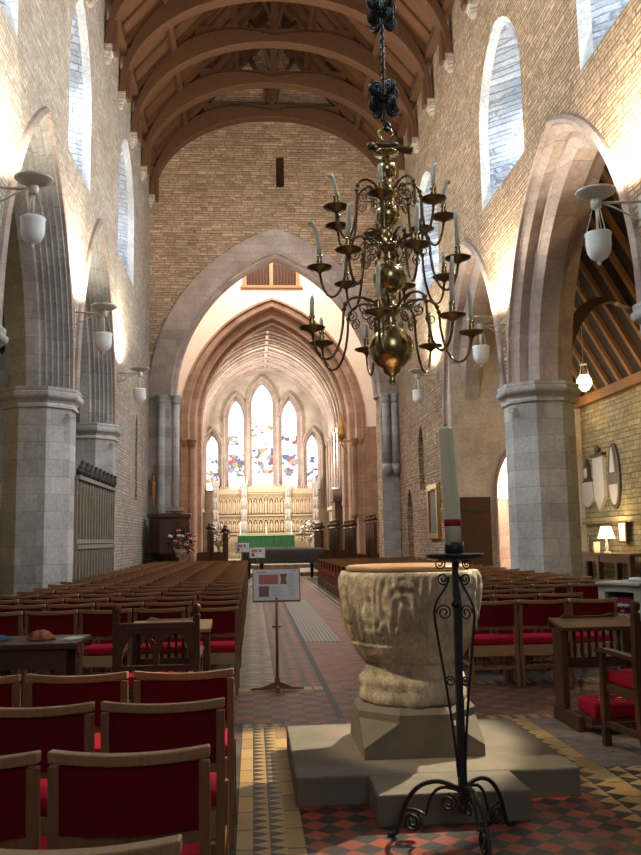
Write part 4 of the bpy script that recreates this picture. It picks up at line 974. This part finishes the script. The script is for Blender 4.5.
# ------------------------------------------------------------------ information stands in the aisle
def sign_stand(x, y, w, h, zb, label, full):
    t = thing('information_stand', (x, y, 0), label, 'sign stand', 'information stands along the aisle')
    m = MB(); m.cyl((x, y, .03), (x, y, zb + .03), .016, 10); m.cyl((x - .05, y, zb - .26), (x + .05, y, zb - .26), .010, 6); m.build('pole', M['legwood'], t)
    m = MB(); m.loft([[(x + u, y - .02, z0), (x + u, y + .02, z0), (x + u, y + .02, z1), (x + u, y - .02, z1)] for u, z0, z1 in ((-.27, 0, .02), (-.15, .004, .03), (-.04, .012, .075), (.04, .012, .075), (.15, .004, .03), (.27, 0, .02))], 0, False)
    m.bx(x - .02, x + .02, y - .22, y + .22, 0, .05); m.bx(x - .025, x + .025, y - .03, y + .03, .03, .12); m.build('foot', M['legwood'], t)
    til = .22
    R = Matrix.Translation((x, y, zb)) @ Matrix.Rotation(-til, 4, 'X')
    def bxr(m, u0, u1, v0, v1, d0, d1, mi=0):
        vs = [R @ Vector((u, d, v)) for u in (u0, u1) for d in (d0, d1) for v in (v0, v1)]
        m.add(vs, [(0, 1, 3, 2), (4, 6, 7, 5), (0, 4, 5, 1), (2, 3, 7, 6), (0, 2, 6, 4), (1, 5, 7, 3)], mi)
    m = MB(); bxr(m, -w / 2 - .01, w / 2 + .01, -.012, h + .01, 0, .02); m.build('board_backing', M['legwood'], t)
    m = MB(); bxr(m, -w / 2, w / 2, .004, h, -.006, 0); p = m.build('panel', M['white'], t)
    m = MB(); bxr(m, -w / 2 + .055, -w / 2 + .255, h * .52, h * .83, -.008, -.005); m.build('red_picture', M['imgred'], p)
    m = MB()
    a = lambda u0, u1, v0, v1: bxr(m, u0, u1, v0, v1, -.008, -.005)
    if full:
        for i in range(6):
            f = abs(i - 2.5) / 2.5; a(w / 2 - .195 + .012 * (1 - f), w / 2 - .125 - .012 * (1 - f), h * (.52 + .055 * i), h * (.575 + .055 * i))
    else: a(w / 2 - .2, w / 2 - .12, h * .52, h * .83)
    m.build('brown_picture', M['imgbrown'], p)
    m = MB(); bxr(m, -w / 2 + .055, -w / 2 + .16, h * .12, h * .46, -.008, -.005); m.build('small_picture', M['imgblue'], p)
    m = MB()
    for k in range(7): bxr(m, -w / 2 + .18, w / 2 - .17 - .02 * (k % 3), h * (.15 + .043 * k), h * (.162 + .043 * k), -.0075, -.005)
    for k in range(16): bxr(m, w / 2 - .105, w / 2 - .035 - .012 * (k % 3), h * (.16 + .045 * k), h * (.172 + .045 * k), -.0075, -.005)
    bxr(m, -w / 2 + .04, -w / 2 + .13, h * .89, h * .93, -.0075, -.005); bxr(m, w / 2 - .07, w / 2 - .03, h * .92, h * .95, -.0075, -.005)
    m.build('printed_lines', M['ink'], p)
    return t
sign_stand(.24, 9.1, .47, .32, .885, 'white information board with red picture on a wooden pole stand, nearest in the aisle', True)
sign_stand(.15, 29.0, .50, .34, .93, 'white information board far along the aisle, in front of the piano', False)
sign_stand(-.38, 32.0, .50, .34, 1.08, 'white information board beside the end of the chair rows, left of the piano', False)

# ------------------------------------------------------------------ grand piano under its cover
t = thing('grand_piano', (1.2, 34.6, 0), 'grand piano under a dark cover in front of the green altar', 'piano')
mb = MB(); o2 = [(-.4, 34.1), (2.55, 34.15), (2.75, 34.6), (2.5, 35.3), (1.4, 35.7), (.4, 35.7), (-.4, 35.6)]
mb.prism([o2], lambda u, w, tt: (u, w, tt), .68, 1.04); mb.build('case', M['black'], t)
mb = MB(); K = len(o2); cx_, cy_ = 1.1, 34.9
ex = lambda f, z: [(cx_ + (x - cx_) * f, cy_ + (y - cy_) * f, z + .03 * noise.noise(Vector((x * 2, y, z)))) for x, y in [tuple(Vector(o2[i]).lerp(Vector(o2[(i + 1) % K]), q / 6)) for i in range(K) for q in range(6)]]
mb.loft([ex(1.05, .60), ex(1.03, .85), ex(1.02, 1.10), ex(.98, 1.16), ex(.5, 1.2)], 0, True, cap0=False); mb.build('quilted_cover', M['cover'], t, fix=False)
for x, y in ((-.15, 34.3), (.35, 35.4), (2.3, 34.5)):
    q = MB(); q.loft([[(x - r, y - r, z), (x + r, y - r, z), (x + r, y + r, z), (x - r, y + r, z)] for r, z in ((.05, .06), (.09, .7))], 0, False); q.ball((x, y, .04), .04, 8); q.build('leg', M['black'], t)

# ------------------------------------------------------------------ pulpit, crucifix, flowers
t = thing('oak_pulpit', (-2.9, 31.9, 0), 'dark carved oak pulpit below the wooden crucifix', 'pulpit')
mb = MB(); mb.loft([octo((-2.95, 31.85), a, z) for a, z in ((.5, 0), (.5, .2), (.42, .3), (.42, .85), (.70, 1.1))], 0, False); mb.build('base', M['dark'], t)
mb = MB(); mb.loft([octo((-2.95, 31.85), a, z) for a, z in ((.74, 1.1), (.74, 1.18), (.70, 1.22), (.70, 2.3), (.76, 2.36), (.76, 2.46), (.72, 2.5))], 0, False); mb.build('drum', M['dark'], t)
for k in range(8):
    a = k * PI / 4; q = MB(); cx, cy = -2.95 + .705 * cos(a), 31.85 + .705 * sin(a)
    q.box(cx, cy, 1.75, .03, .40, .85, 0, a); q.build('carved_panel', M['dark'], t)
mb = MB(); mb.box(-2.72, 31.3, 2.62, .62, .42, .04, 0, 0, .35); mb.cyl((-2.72, 31.35, 2.45), (-2.72, 31.35, 2.62), .03); mb.build('book_rest', M['dark'], t)
for k in range(5): q = MB(); q.bx(-3.85, -3.55, 31.2 - k * .0, 32.2, .0, .22) if k == 0 else q.bx(-3.85 + .0, -3.6, 31.3 + k * .15, 32.2, .22 * k, .22 * (k + 1)); q.build('step', M['dark'], t)
t = thing('wooden_crucifix', (-3.66, 32.85, 2.75), 'carved wooden crucifix on the pale wall above the pulpit', 'crucifix')
mb = MB(); mb.bx(-3.71, -3.61, 32.88, 32.96, 2.7, 4.05); mb.bx(-3.855, -3.50, 32.88, 32.95, 3.70, 3.80); mb.build('cross', M['figwood'], t)
mb = MB(); fx, fy = -3.66, 32.82
mb.loft([[(fx + rx * cos(2 * PI * j / 10), fy + ry * sin(2 * PI * j / 10), z) for j in range(10)] for rx, ry, z in ((.03, .04, 2.72), (.05, .05, 2.82), (.045, .05, 3.0), (.065, .06, 3.15), (.09, .07, 3.3), (.08, .06, 3.42), (.10, .07, 3.58), (.11, .06, 3.68), (.05, .05, 3.74), (.04, .04, 3.78), (.055, .06, 3.84), (.05, .055, 3.92), (.015, .02, 3.97))])
for s in (-1, 1): mb.tube([(fx + s * .08, fy, 3.68), (fx + s * .13, fy + .02, 3.72), (fx + s * .18, fy + .04, 3.77)], [.035, .028, .022], 8)
mb.build('figure', M['figwood'], t)
def flowers(x, y, z0, zc, r, label, cols, ped='stone'):
    t = thing('flower_arrangement', (x, y, z0), label, 'flowers', 'flower arrangements by the choir')
    m = MB(); m.lathe([(.2, 0), (.2, .05), (.07, .12), (.06, zc - z0 - .55), (.15, zc - z0 - .5), (.2, zc - z0 - .25), (.17, zc - z0 - .24)], (x, y, z0), 16); m.build('pedestal', M['chstone'] if ped == 'stone' else M['iron'], t)
    m = MB(); rr = random.Random(hash(label) % 999 if False else int(x * 77 + 500))
    for i in range(240):
        d = Vector((rr.gauss(0, 1), rr.gauss(0, 1), rr.gauss(.1, 1))).normalized(); c = Vector((x, y, zc)) + d * r * rr.uniform(.35, 1.0)
        b = d.cross(Vector((rr.random(), rr.random(), rr.random()))).normalized() * .035; l_ = (d + Vector((0, 0, rr.uniform(-.6, .6)))).normalized() * .13
        m.add([c - b * .2, c + l_ * .5 - b, c + l_, c + l_ * .5 + b], [(0, 1, 2, 3)])
    m.build('foliage', M['leaf'], t, fix=False)['kind'] = 'stuff'
    for i in range(26):
        d = Vector((rr.gauss(0, 1), rr.gauss(-.5, .8), rr.gauss(.2, 1))).normalized(); c = Vector((x, y, zc)) + d * r * rr.uniform(.75, 1.0)
        q = MB(); q.ball(c, rr.uniform(.05, .09), 8, 0, 1, 1, .7); q.build('bloom', M[cols[i % len(cols)]], t)
flowers(-2.45, 30.42, 0, 1.48, .47, 'pink and white flowers with green leaves in front of the pulpit', ['pinkf', 'whitef', 'pinkf'])
flowers(-1.55, 40.6, .17, 1.75, .5, 'white flowers on a pedestal at the pulpit side of the altar', ['whitef', 'whitef', 'pinkf'])
flowers(3.05, 47.5, .5, 1.9, .6, 'white flowers on a pedestal beside the green altar near the stalls', ['whitef'])

# ------------------------------------------------------------------ carved screen between the pulpit side pillars
t = thing('carved_screen', (-3.82, 21.9, 0), 'tall grey wooden screen with leafy cresting between two pillars', 'screen')
SY0, SY1, SX = 19.3, 24.45, -3.84
mb = MB(); mb.bx(SX - .05, SX, SY0, SY1, 0, 2.98); mb.build('panelling', noisy('grey_oak', (.30, .255, .185), (.19, .16, .115), 5, .8, .3, (3, 3, .6)), t)
GO = bpy.data.materials['grey_oak']
nb = 14
for k in range(nb + 1):
    y = SY0 + (SY1 - SY0) * k / nb; q = MB(); q.bx(SX, SX + .07, y - .035, y + .035, 0, 2.95); q.build('mullion', GO, t)
for z, d in ((.08, .08), (1.42, .10), (1.54, .08), (2.93, .12)): q = MB(); q.bx(SX - .02, SX + d, SY0, SY1, z - .045, z + .045); q.build('rail', GO, t)
for k in range(nb):
    y = SY0 + (SY1 - SY0) * (k + .5) / nb
    for zz in (1.42, 2.88):
        q = MB(); sweep_arch(q, lambda u, w, tt: (SX + .02 + tt, u, w), y, zz - .32, .15, .24, [(-.05, 0), (-.05, .03), (0, .035), (.02, .0)], 0, 6); q.build('tracery', GO, t, fix=False)
for k in range(9):
    y = SY0 + .3 + (SY1 - SY0 - .5) * k / 8; q = MB()
    q.tube([(SX + .03, y, 2.95), (SX + .05, y + .05, 3.1), (SX + .08, y + .14, 3.24)], [.06, .09, .05], 8); q.ball((SX + .08, y + .18, 3.27), .085, 8, 0, .6, 1.2, .8); q.ball((SX + .05, y - .05, 3.08), .07, 8, 0, .6, 1.3, .6)
    q.build('cresting', noisy('dark_cresting', (.06, .055, .045), (.035, .032, .028), 8, .8, .3) if k == 0 else bpy.data.materials['dark_cresting'], t)
# oak bench end in the dim aisle
t = thing('aisle_bench', (-5.7, 17.0, 0), 'brown wooden bench end beside the nearest pillar', 'bench')
mb = MB(); mb.bx(-6.4, -4.95, 17.1, 17.16, 0, 1.0); mb.build('back', M['midwood'], t)
mb = MB(); mb.bx(-6.4, -4.95, 17.16, 17.6, .40, .45); mb.build('seat', M['midwood'], t)
for x in (-6.4, -4.98): q = MB(); q.bx(x, x + .05, 17.05, 17.62, 0, 1.02); q.build('bench_end', M['midwood'], t)

# ------------------------------------------------------------------ choir stalls with poppyhead finials
def stall(x, y, n, face, z, label, hgt=1.35):
    t = thing('choir_stall', (x, y, z), label, 'choir stall', 'choir stalls beyond the nave')
    m = MB(); m.bx(x - .04, x + .04, y, y + n * .62, z, z + hgt - .25)
    m.bx(min(x, x + face * .45), max(x, x + face * .45), y, y + n * .62, z + .42, z + .47); m.build('seat_back', M['midwood'], t)
    for k in range(n + 1):
        yy = y + k * .62; q = MB(); q.bx(min(x - .05, x + face * .5), max(x - .05, x + face * .5), yy - .03, yy + .03, z, z + .85); q.bx(x - .07, x + .07, yy - .035, yy + .035, z, z + hgt - .2)
        for dx, dz, r in ((0, 0, .07), (-.08, -.06, .055), (.08, -.06, .055), (0, .10, .05)): q.ball((x + dx, yy, z + hgt - .02 + dz), r, 8, 0, 1, .7, 1.1)
        q.build('finial_end', M['midwood'], t)
stall(2.85, 36.2, 6, 1, .17, 'front row of brown choir stalls with carved finials right of the piano', 1.9)
stall(3.50, 36.0, 6, 1, .17, 'middle row of brown choir stalls with carved finials, behind the row nearest the piano', 2.0)
stall(4.15, 35.8, 6, 1, .0, 'back row of brown choir stalls with carved finials below the gilt canopy', 2.15)
stall(4.95, 35.4, 4, 1, 0, 'tall dark choir stalls against the brown stone', 2.35)
stall(-1.15, 36.3, 5, -1, .17, 'front row of brown choir stalls with carved finials between pulpit and piano', 1.85)
stall(-1.8, 36.6, 5, -1, .17, 'back row of brown choir stalls with carved finials behind the pulpit flowers', 1.95)
# stone seat recess and wooden throne at the right of the choir
t = thing('canopied_stall', (4.55, 45.5, .5), 'tall dark canopied wooden stall against the chancel wall', 'stall')
mb = MB(); mb.bx(4.2, 4.6, 44.6, 46.2, .5, 3.4); mb.build('body', M['dark'], t)
mb = MB(); mb.prism([lancet(45.4, 3.4, 3.5, .9, .6)], lambda u, w, tt: (4.2 + tt, u, w), -.1, .4); mb.build('canopy', M['dark'], t)
# gold hanging canopy
t = thing('gilt_canopy', (4.3, 40.2, 6.3), 'gilt pinnacled ornament on a bracket beside the chancel arch', 'ornament')
mb = MB(); mb.lathe([(.05, -.1), (.2, .0), (.22, .25), (.16, .32), (.2, .45), (.14, .6), (.10, .75), (.05, .95), (.02, 1.3), (.002, 1.38)], (4.28, 41.5, 6.3), 14); mb.build('spire', M['gilt'], t)
mb = MB(); mb.bx(3.95, 4.75, 41.46, 41.56, 6.12, 6.18); mb.tube([(4.28, 41.5, 6.3), (4.28, 41.5, 6.0), (4.5, 41.7, 5.7), (4.6, 41.9, 5.6)], .035, 6); mb.build('bracket', M['gilt'], t)

# ------------------------------------------------------------------ altar and reredos
AY = 52.6; AZ = .86
t = thing('high_altar', (.8, AY, AZ), 'altar dressed in a green pleated frontal below the reredos', 'altar')
mb = MB(); mb.bx(-.85, 2.45, AY - .4, AY + .5, AZ, AZ + .95); mb.build('altar_block', M['rered'], t)
mb = MB(); ring = []
for j in range(121):
    u = j / 120; ring.append((-.88 + 3.36 * u, AY - .45 + .025 * sin(u * 150)))
mb.loft([[(x, y, AZ + z) for x, y in ring] + [(2.48, AY - .40, AZ + z), (-.88, AY - .40, AZ + z)] for z in (.02, .9)], 0, False)
mb.build('green_frontal', noisy('green_silk', (.02, .085, .03), (.012, .055, .02), 8, .6, .1), t)
mb = MB(); mb.bx(-.92, 2.52, AY - .49, AY + .5, AZ + .90, AZ + .99); mb.build('gold_orphrey', noisy('gold_green', (.30, .36, .10), (.18, .26, .08), 20, .6, .1), t)
for x in (-.72, .82, 2.32):
    c = thing('altar_candle', (x, AY, AZ + .99), 'lit altar candle standing %s of the altar' % ('at the pulpit end' if x < 0 else 'in the middle' if x < 1 else 'at the gold canopy end'), 'candle', 'altar candles')
    hgt = .4 if x != .82 else .12
    m = MB(); m.lathe([(.08, 0), (.03, .05), (.03, .15), (.06, .18), (.028, .19), (.028, .19 + hgt)], (x, AY, AZ + .99), 10); m.build('candlestick', M['wax'], c)
    m = MB(); m.lathe([(.005, 0), (.03, .05), (.02, .10), (.003, .15)], (x, AY, AZ + 1.18 + hgt), 8); m.build('flame', M['flame'], c)
RY = 53.5
t = thing('carved_reredos', (.85, RY, AZ), 'tall cream carved stone screen with saints and four pinnacles behind the altar', 'reredos')
mb = MB(); mb.bx(-2.1, 3.75, RY, RY + .35, AZ, 4.6); mb.bx(-2.1, 3.75, RY - .1, RY, 2.95, 3.05); mb.bx(-2.1, 3.75, RY - .14, RY, 1.85, 1.95); mb.bx(-.5, 2.2, RY - .08, RY + .2, 4.4, 4.75)
for j in range(44): mb.box(-2.05 + j * .133, RY + .15, 4.68 + (.12 if -.5 < -2.05 + j * .133 < 2.2 else 0), .07, .1, .16)
mb.build('panelling', M['rered'], t)
for x in (-2.2, -.5, 2.15, 3.85):
    q = MB(); q.bx(x - .17, x + .17, RY - .2, RY + .2, AZ, 4.9); q.bx(x - .22, x + .22, RY - .25, RY + .2, 4.8, 4.95)
    for dx in (-.18, 0, .18): q.loft([[(x + dx - r, RY - .1 - r, z), (x + dx + r, RY - .1 - r, z), (x + dx + r, RY - .1 + r, z), (x + dx - r, RY - .1 + r, z)] for r, z in ((.06, 4.9), (.06, 5.1), (.01, 5.35 + (.12 if dx == 0 else 0)))], 0, False)
    for zz in (1.3, 2.0, 2.7, 3.4, 4.1):
        for dx in (-.08, .08): q.lathe([(.05, 0), (.055, .3), (.03, .4), (.035, .46), (.01, .52)], (x + dx, RY - .22, zz), 6)
    q.build('pinnacle_buttress', M['reredw'], t)
for seg, (xa, xb, n) in enumerate(((-2.0, -.7, 5), (-.3, 1.95, 7), (2.35, 3.65, 5))):
    for k in range(n):
        x = xa + (xb - xa) * (k + .5) / n; wd = (xb - xa) / n
        for row, (z0, h) in enumerate(((2.0, .72), (3.1, 1.0))):
            if seg == 1 and row == 1 and k == 3: h *= 1.15
            q = MB(); q.lathe([(.10, 0), (.09, .1), (.11, h * .35), (.12, h * .6), (.05, h * .72), (.065, h * .8), (.05, h * .9), (.01, h * .95)], (x, RY - .08, z0), 8); q.build('saint_figure', M['rered'], t)
            q = MB(); sweep_arch(q, lambda u, w, tt: (u, RY - tt, w), x, z0 + h * .75, wd * .44, wd * .75, [(-.03, 0), (-.03, .2), (0, .22), (.03, .2), (.03, 0)], 0, 6, z0=z0)
            q.build('niche_canopy', M['rered'], t, fix=False)
    # flat backs, the shade of the niches put into their darker colour
    q = MB(); q.bx(xa, xb, RY - .012, RY - .002, 2.0, 2.9); q.bx(xa, xb, RY - .012, RY - .002, 3.1, 4.3); q.build('niche_back', noisy('niche_shade', (.30, .21, .13), (.24, .17, .10), 8, .9, .2) if seg == 0 else bpy.data.materials['niche_shade'], t)
t = thing('sanctuary_chair', (3.95, 52.9, .86), 'small wooden sanctuary door panel beside the reredos', 'panel')
mb = MB(); mb.prism([lancet(4.2, .86, 1.9, .3, .3)], lambda u, w, tt: (u, 53.75 + tt, w), 0, .1); mb.build('leaf', M['figwood'], t)

# ------------------------------------------------------------------ right-hand side: picture, cabinet, lamp table, tablets
t = thing('gilt_picture', (5.55, 26.6, 1.5), 'gilt framed dark painting on the nave wall behind the tall candle', 'picture')
mb = MB()
for y0, y1, z0, z1 in ((25.85, 27.35, 1.45, 1.62), (25.85, 27.35, 2.95, 3.12), (25.85, 26.02, 1.62, 2.95), (27.18, 27.35, 1.62, 2.95)): mb.bx(5.49, 5.605, y0, y1, z0, z1)
mb.build('frame', M['gilt'], t, bevel=.015)
mb = MB(); mb.bx(5.55, 5.60, 26.02, 27.18, 1.62, 2.95); mb.build('painting', M['canvas'], t)
# cabinet, set at an angle
t = thing('painted_cabinet', (4.63, 9.95, 0), 'pale grey painted display cabinet with maroon notice by the chair rows', 'cabinet'); CW, CD = .62, .52
mb = MB(); mb.bx(-CW, CW, -.26, .26, .05, .09); mb.bx(-CW, CW, .22, .26, .09, .93); mb.bx(CW - .04, CW, -.26, .26, .09, .93); mb.bx(-CW + .01, CW, -.26, -.22, .09, .93)
for y in (-.24, .24): mb.bx(-CW - .01, -CW + .05, y - .045, y + .045, .05, .93)
mb.bx(-CW - .01, -CW + .05, -.26, .26, .86, .93); mb.bx(-CW - .01, -CW + .05, -.26, .26, .05, .12); mb.bx(-CW - .005, -CW + .25, -.22, .22, .70, .72)
CO = Vector((4.63, 9.95, 0)); OFF_c = OFF[t.name].copy(); OFF[t.name] = Vector((0, 0, 0))
mb.build('carcase', M['cab'], t)
q = MB(); q.bx(-CW - .04, CW + .04, -.30, .30, .93, .965); q.build('cabinet_top', M['cab'], t, bevel=.008)
q = MB(); q.bx(-.5, .5, -.275, -.262, .16, .86); q.bx(-.44, .44, -.283, -.274, .22, .80); q.build('front_panel', M['cab'], t)
q = MB(); q.bx(-CW + .04, -CW + .05, -.19, .19, .52, .80); nb_ = q.build('notice', M['notice'], t); nb_['label'] = 'maroon notice lettered in white'
def text_mesh(txt, size, parent, mat, loc, rot):
    cu = bpy.data.curves.new('lettering', 'FONT'); cu.body = txt; cu.size = size; cu.align_x = 'CENTER'; cu.extrude = .001
    o = bpy.data.objects.new('lettering', cu); COL.objects.link(o)
    me = bpy.data.meshes.new_from_object(o.evaluated_get(bpy.context.evaluated_depsgraph_get())); bpy.data.objects.remove(o)
    me.materials.clear(); me.materials.append(mat); w = bpy.data.objects.new('lettering', me); COL.objects.link(w); w.parent = parent; w.location = loc; w.rotation_euler = rot
for txt, sz, z in (('FRIENDS', .062, .685), ('OF', .04, .635), ('THE CATHEDRAL', .046, .585)):
    text_mesh(txt, sz, nb_, M['white'], (-CW + .038, 0, z), (PI / 2, 0, -PI / 2))
q = MB(); q.bx(-CW + .037, -CW + .039, -.16, .16, .548, .559); q.build('underline', M['white'], nb_)
OFF[t.name] = OFF_c; t.rotation_euler = (0, 0, .50)
o = MB().lathe([(.10, 0), (.105, .02), (.10, .035), (.02, .04)], (4.39, 9.82, .967), 18).build('pamphlet_dish', M['white'], at=(4.39, 9.82, .967)); tag(o, 'pale blue white shallow dish on the painted cabinet', 'dish')
# lamp table against the aisle wall
t = thing('lamp_table', (8.95, 21.9, 0), 'long dark wooden table against the aisle wall carrying the lit lamp', 'table')
mb = MB(); mb.bx(8.6, 9.28, 19.6, 23.7, .98, 1.04); mb.build('table_top', M['dark'], t)
for y in (19.75, 21.6, 23.5):
    for x in (8.68, 9.15): q = MB(); q.bx(x - .06, x + .06, y - .08, y + .08, 0, .98); q.build('leg', M['dark'], t)
mb = MB(); mb.bx(8.64, 8.68, 19.7, 23.6, .82, .98); mb.build('apron', M['dark'], t)
LX, LY = 8.85, 21.5
t = thing('table_lamp', (LX, LY, 1.04), 'lit table lamp with cream shade on the dark aisle table', 'lamp')
mb = MB(); mb.lathe([(.09, 0), (.09, .02), (.03, .05), (.05, .14), (.03, .24), (.015, .28), (.015, .40)], (LX, LY, 1.04), 14); mb.build('base', M['marble'], t)
mb = MB(); mb.lathe([(.21, .36), (.12, .66), (.118, .66), (.208, .36)], (LX, LY, 1.04), 20, cap0=False, cap1=False); mb.build('lamp_shade', M['lampshade'], t, fix=False)
t = thing('photo_frame', (8.75, 22.3, 1.04), 'small framed notice standing on the dark aisle table', 'frame')
mb = MB(); mb.box(8.75, 22.3, 1.245, .03, .34, .40, 0, .15 + PI / 2 - PI / 2 - .6); mb.build('frame', M['dark'], t)
mb = MB(); mb.box(8.735, 22.285, 1.245, .02, .27, .32, 0, -.45); mb.build('card', M['white'], t)
o = MB().lathe([(.06, 0), (.075, .05), (.08, .26), (.07, .27)], (8.75, 21.9, 1.04), 14).build('candle_jar', emit('glow_jar', (.8, .65, .25), .5), at=(8.75, 21.9, 1.04)); tag(o, 'yellow glass jar beside the lit table lamp', 'jar')
t = thing('framed_notice', (9.36, 21.55, 1.35), 'pale framed notice on the aisle wall behind the table lamp', 'notice')
mb = MB(); mb.bx(9.24, 9.27, 21.2, 21.65, 1.28, 1.82); mb.build('frame', M['midwood'], t); mb = MB(); mb.bx(9.23, 9.245, 21.25, 21.6, 1.33, 1.77); mb.build('sheet', M['white'], t)
# memorial tablets
def fw(u, w, tt): return (XA - tt, u, w)
t = thing('memorial_tablet', (XA, 24.15 - .35, 2.2), 'wall memorial with dark arched top and pale square panel, nearest the doorway', 'memorial', 'wall memorials')
mb = MB(); mb.prism([[(23.45, 2.95), (23.62, 3.05), (23.66, 3.4), (23.8, 3.6), (23.94, 3.4), (23.98, 3.05), (24.15, 2.95)]], fw, 0, .08); mb.build('crest', M['slate'], t)
mb = MB(); mb.prism([[(23.42, 2.42), (23.6, 2.32), (23.8, 2.25), (24.0, 2.32), (24.18, 2.42), (24.18, 2.95), (23.42, 2.95)]], fw, 0, .08); mb.build('inscribed_panel', M['marble'], t)
mb = MB(); mb.ball((XA - .1, 23.8, 3.2), .09, 8, 0, .5, 1, 1.8); mb.build('urn', M['marble'], t)
t = thing('memorial_tablet', (XA, 22.95, 2.2), 'tall pale rectangular wall memorial between two darker ones', 'memorial', 'wall memorials')
mb = MB(); mb.prism([[(22.65, 2.45), (22.95, 2.1), (23.25, 2.45), (23.3, 2.5), (23.3, 3.62), (22.6, 3.62), (22.6, 2.5)]], fw, 0, .09); mb.build('inscribed_panel', M['marble'], t)
mb = MB(); mb.bx(XA - .14, XA, 22.52, 23.38, 3.6, 3.68); mb.ball((XA - .08, 22.95, 3.78), .12, 8, 0, .5, 1.2, 1); mb.build('cornice', M['slate'], t)
t = thing('memorial_tablet', (XA, 22.0, 2.2), 'oval dark bordered wall memorial above the lamp', 'memorial', 'wall memorials')
ov = lambda a, b: [(22.0 + a * cos(2 * PI * j / 28), 3.0 + b * sin(2 * PI * j / 28)) for j in range(28)]
mb = MB(); mb.prism([ov(.36, .86)], fw, 0, .06); mb.build('border', M['slate'], t)
mb = MB(); mb.prism([[(22.0 + .28 * cos(a), 3.0 + .74 * sin(a)) for a in [PI + .3 + (PI - .6) * j / 12 for j in range(13)]]], fw, .06, .09); mb.build('inscribed_panel', M['marble'], t)
mb = MB(); mb.prism([[(21.85, 3.1), (22.15, 3.1), (22.06, 3.6), (22.0, 3.75), (21.94, 3.6)]], fw, .06, .1); mb.build('obelisk', M['marble'], t)
# lit globe pendant in the aisle
GX, GY, GZ = 7.75, 19.6, 5.03
t = thing('globe_pendant', (GX, GY, GZ), 'lit round glass pendant hanging under the aisle rafters', 'lamp')
mb = MB(); mb.lathe([(.02, -.2), (.1, -.17), (.17, -.06), (.17, .05), (.12, .14), (.09, .17)], (GX, GY, GZ), 18); mb.build('globe', M['litglobe'], t)
mb = MB(); mb.lathe([(.09, .42), (.07, .46), (.02, .48)], (GX, GY, GZ), 12)
for k in range(3): a = 2 * PI * k / 3; mb.cyl((GX + .07 * cos(a), GY + .07 * sin(a), GZ + .44), (GX + .12 * cos(a), GY + .12 * sin(a), GZ + .15), .008, 5)
mb.cyl((GX, GY, GZ + .46), (GX, GY, az(GX) + .13), .008, 5); mb.build('hanger', M['enamel'], t)

# ------------------------------------------------------------------ light
def light(name, kind, loc, energy, color=(1, 1, 1), size=.3, rot=None, sy=None, aim=None, spot=None, blend=.3):
    l = bpy.data.lights.new(name, kind); l.energy = energy; l.color = color
    if kind == 'AREA':
        l.size = size
        if sy: l.shape = 'RECTANGLE'; l.size_y = sy
    else: l.shadow_soft_size = size
    if spot: l.spot_size = spot; l.spot_blend = blend
    o = bpy.data.objects.new(name, l); COL.objects.link(o); o.location = loc
    if aim is not None: o.rotation_euler = (Vector(aim) - Vector(loc)).to_track_quat('-Z', 'Y').to_euler()
    elif rot: o.rotation_euler = rot
    return o
WARM = (1.0, .72, .32)
light('aisle_pendant_light', 'POINT', (GX, GY, GZ - .25), 75, WARM, .18)
light('aisle_pendant_light', 'POINT', (8.1, 12.0, 5.0), 160, WARM, .18)
light('aisle_pendant_light', 'POINT', (8.6, 23.0, 5.0), 25, WARM, .18)
light('table_lamp_light', 'POINT', (LX, LY - .0, 1.85), 25, WARM, .1)
light('left_aisle_light', 'POINT', (-6.8, 16.0, 4.5), 25, WARM, .2)
light('side_chapel_light', 'AREA', (9.2, 27.2, 6.9), 2200, (1, .97, .94), 3, rot=(0, 0, 0))
light('west_fill_light', 'AREA', (XC, -13, 9.5), 330, (.95, .96, 1.0), 6, sy=9, rot=(PI / 2, 0, 0))  # added fill from behind the camera; no window is built there
light('crossing_tower_light', 'AREA', (1.0, 37.5, 19.5), 2300, (1, .95, .88), 5, rot=(0, 0, 0))
light('chancel_window_light', 'AREA', (-2.9, 48, 6.4), 1100, (1, .97, .92), 2, sy=3, rot=(0, -PI / 2, 0))
light('chancel_window_light', 'AREA', (4.6, 48, 6.4), 950, (1, .97, .92), 2, sy=3, rot=(0, PI / 2, 0))
light('font_spotlight', 'SPOT', (5.2, 9.5, 6.4), 4200, (1, .85, .62), .06, aim=(.15, 5.75, .3), spot=.36, blend=.3)
light('font_spotlight', 'SPOT', (-3.3, 5.0, 6.2), 900, (1, .80, .50), .08, aim=(1.05, 5.85, .75), spot=.25, blend=.3)
w = bpy.data.worlds.new('world'); SC.world = w; w.use_nodes = True
w.node_tree.nodes['Background'].inputs[0].default_value = (.85, .92, 1, 1); w.node_tree.nodes['Background'].inputs[1].default_value = .025

# ------------------------------------------------------------------ camera
def cam_axes(yaw, pitch, roll):
    f = Vector((sin(yaw) * cos(pitch), cos(yaw) * cos(pitch), sin(pitch))); r = Vector((cos(yaw), -sin(yaw), 0)); u = r.cross(f)
    return r * cos(roll) - u * sin(roll), u * cos(roll) + r * sin(roll), f
r, u, f = cam_axes(.0790, .1270, .0170)
cd = bpy.data.cameras.new('camera'); cam = bpy.data.objects.new('camera', cd); COL.objects.link(cam)
cam.matrix_world = Matrix(((r.x, u.x, -f.x, 0), (r.y, u.y, -f.y, 0), (r.z, u.z, -f.z, 1.5), (0, 0, 0, 1)))
cd.sensor_fit = 'VERTICAL'; cd.sensor_height = 36; cd.lens = 36 * 874.494 / 855; cd.clip_end = 300; cd.clip_start = .05
SC.camera = cam
SC.view_settings.view_transform = 'Standard'; SC.view_settings.look = 'None'; SC.view_settings.gamma = 1; SC.view_settings.exposure = 0.38
SC.cycles.use_denoising = True
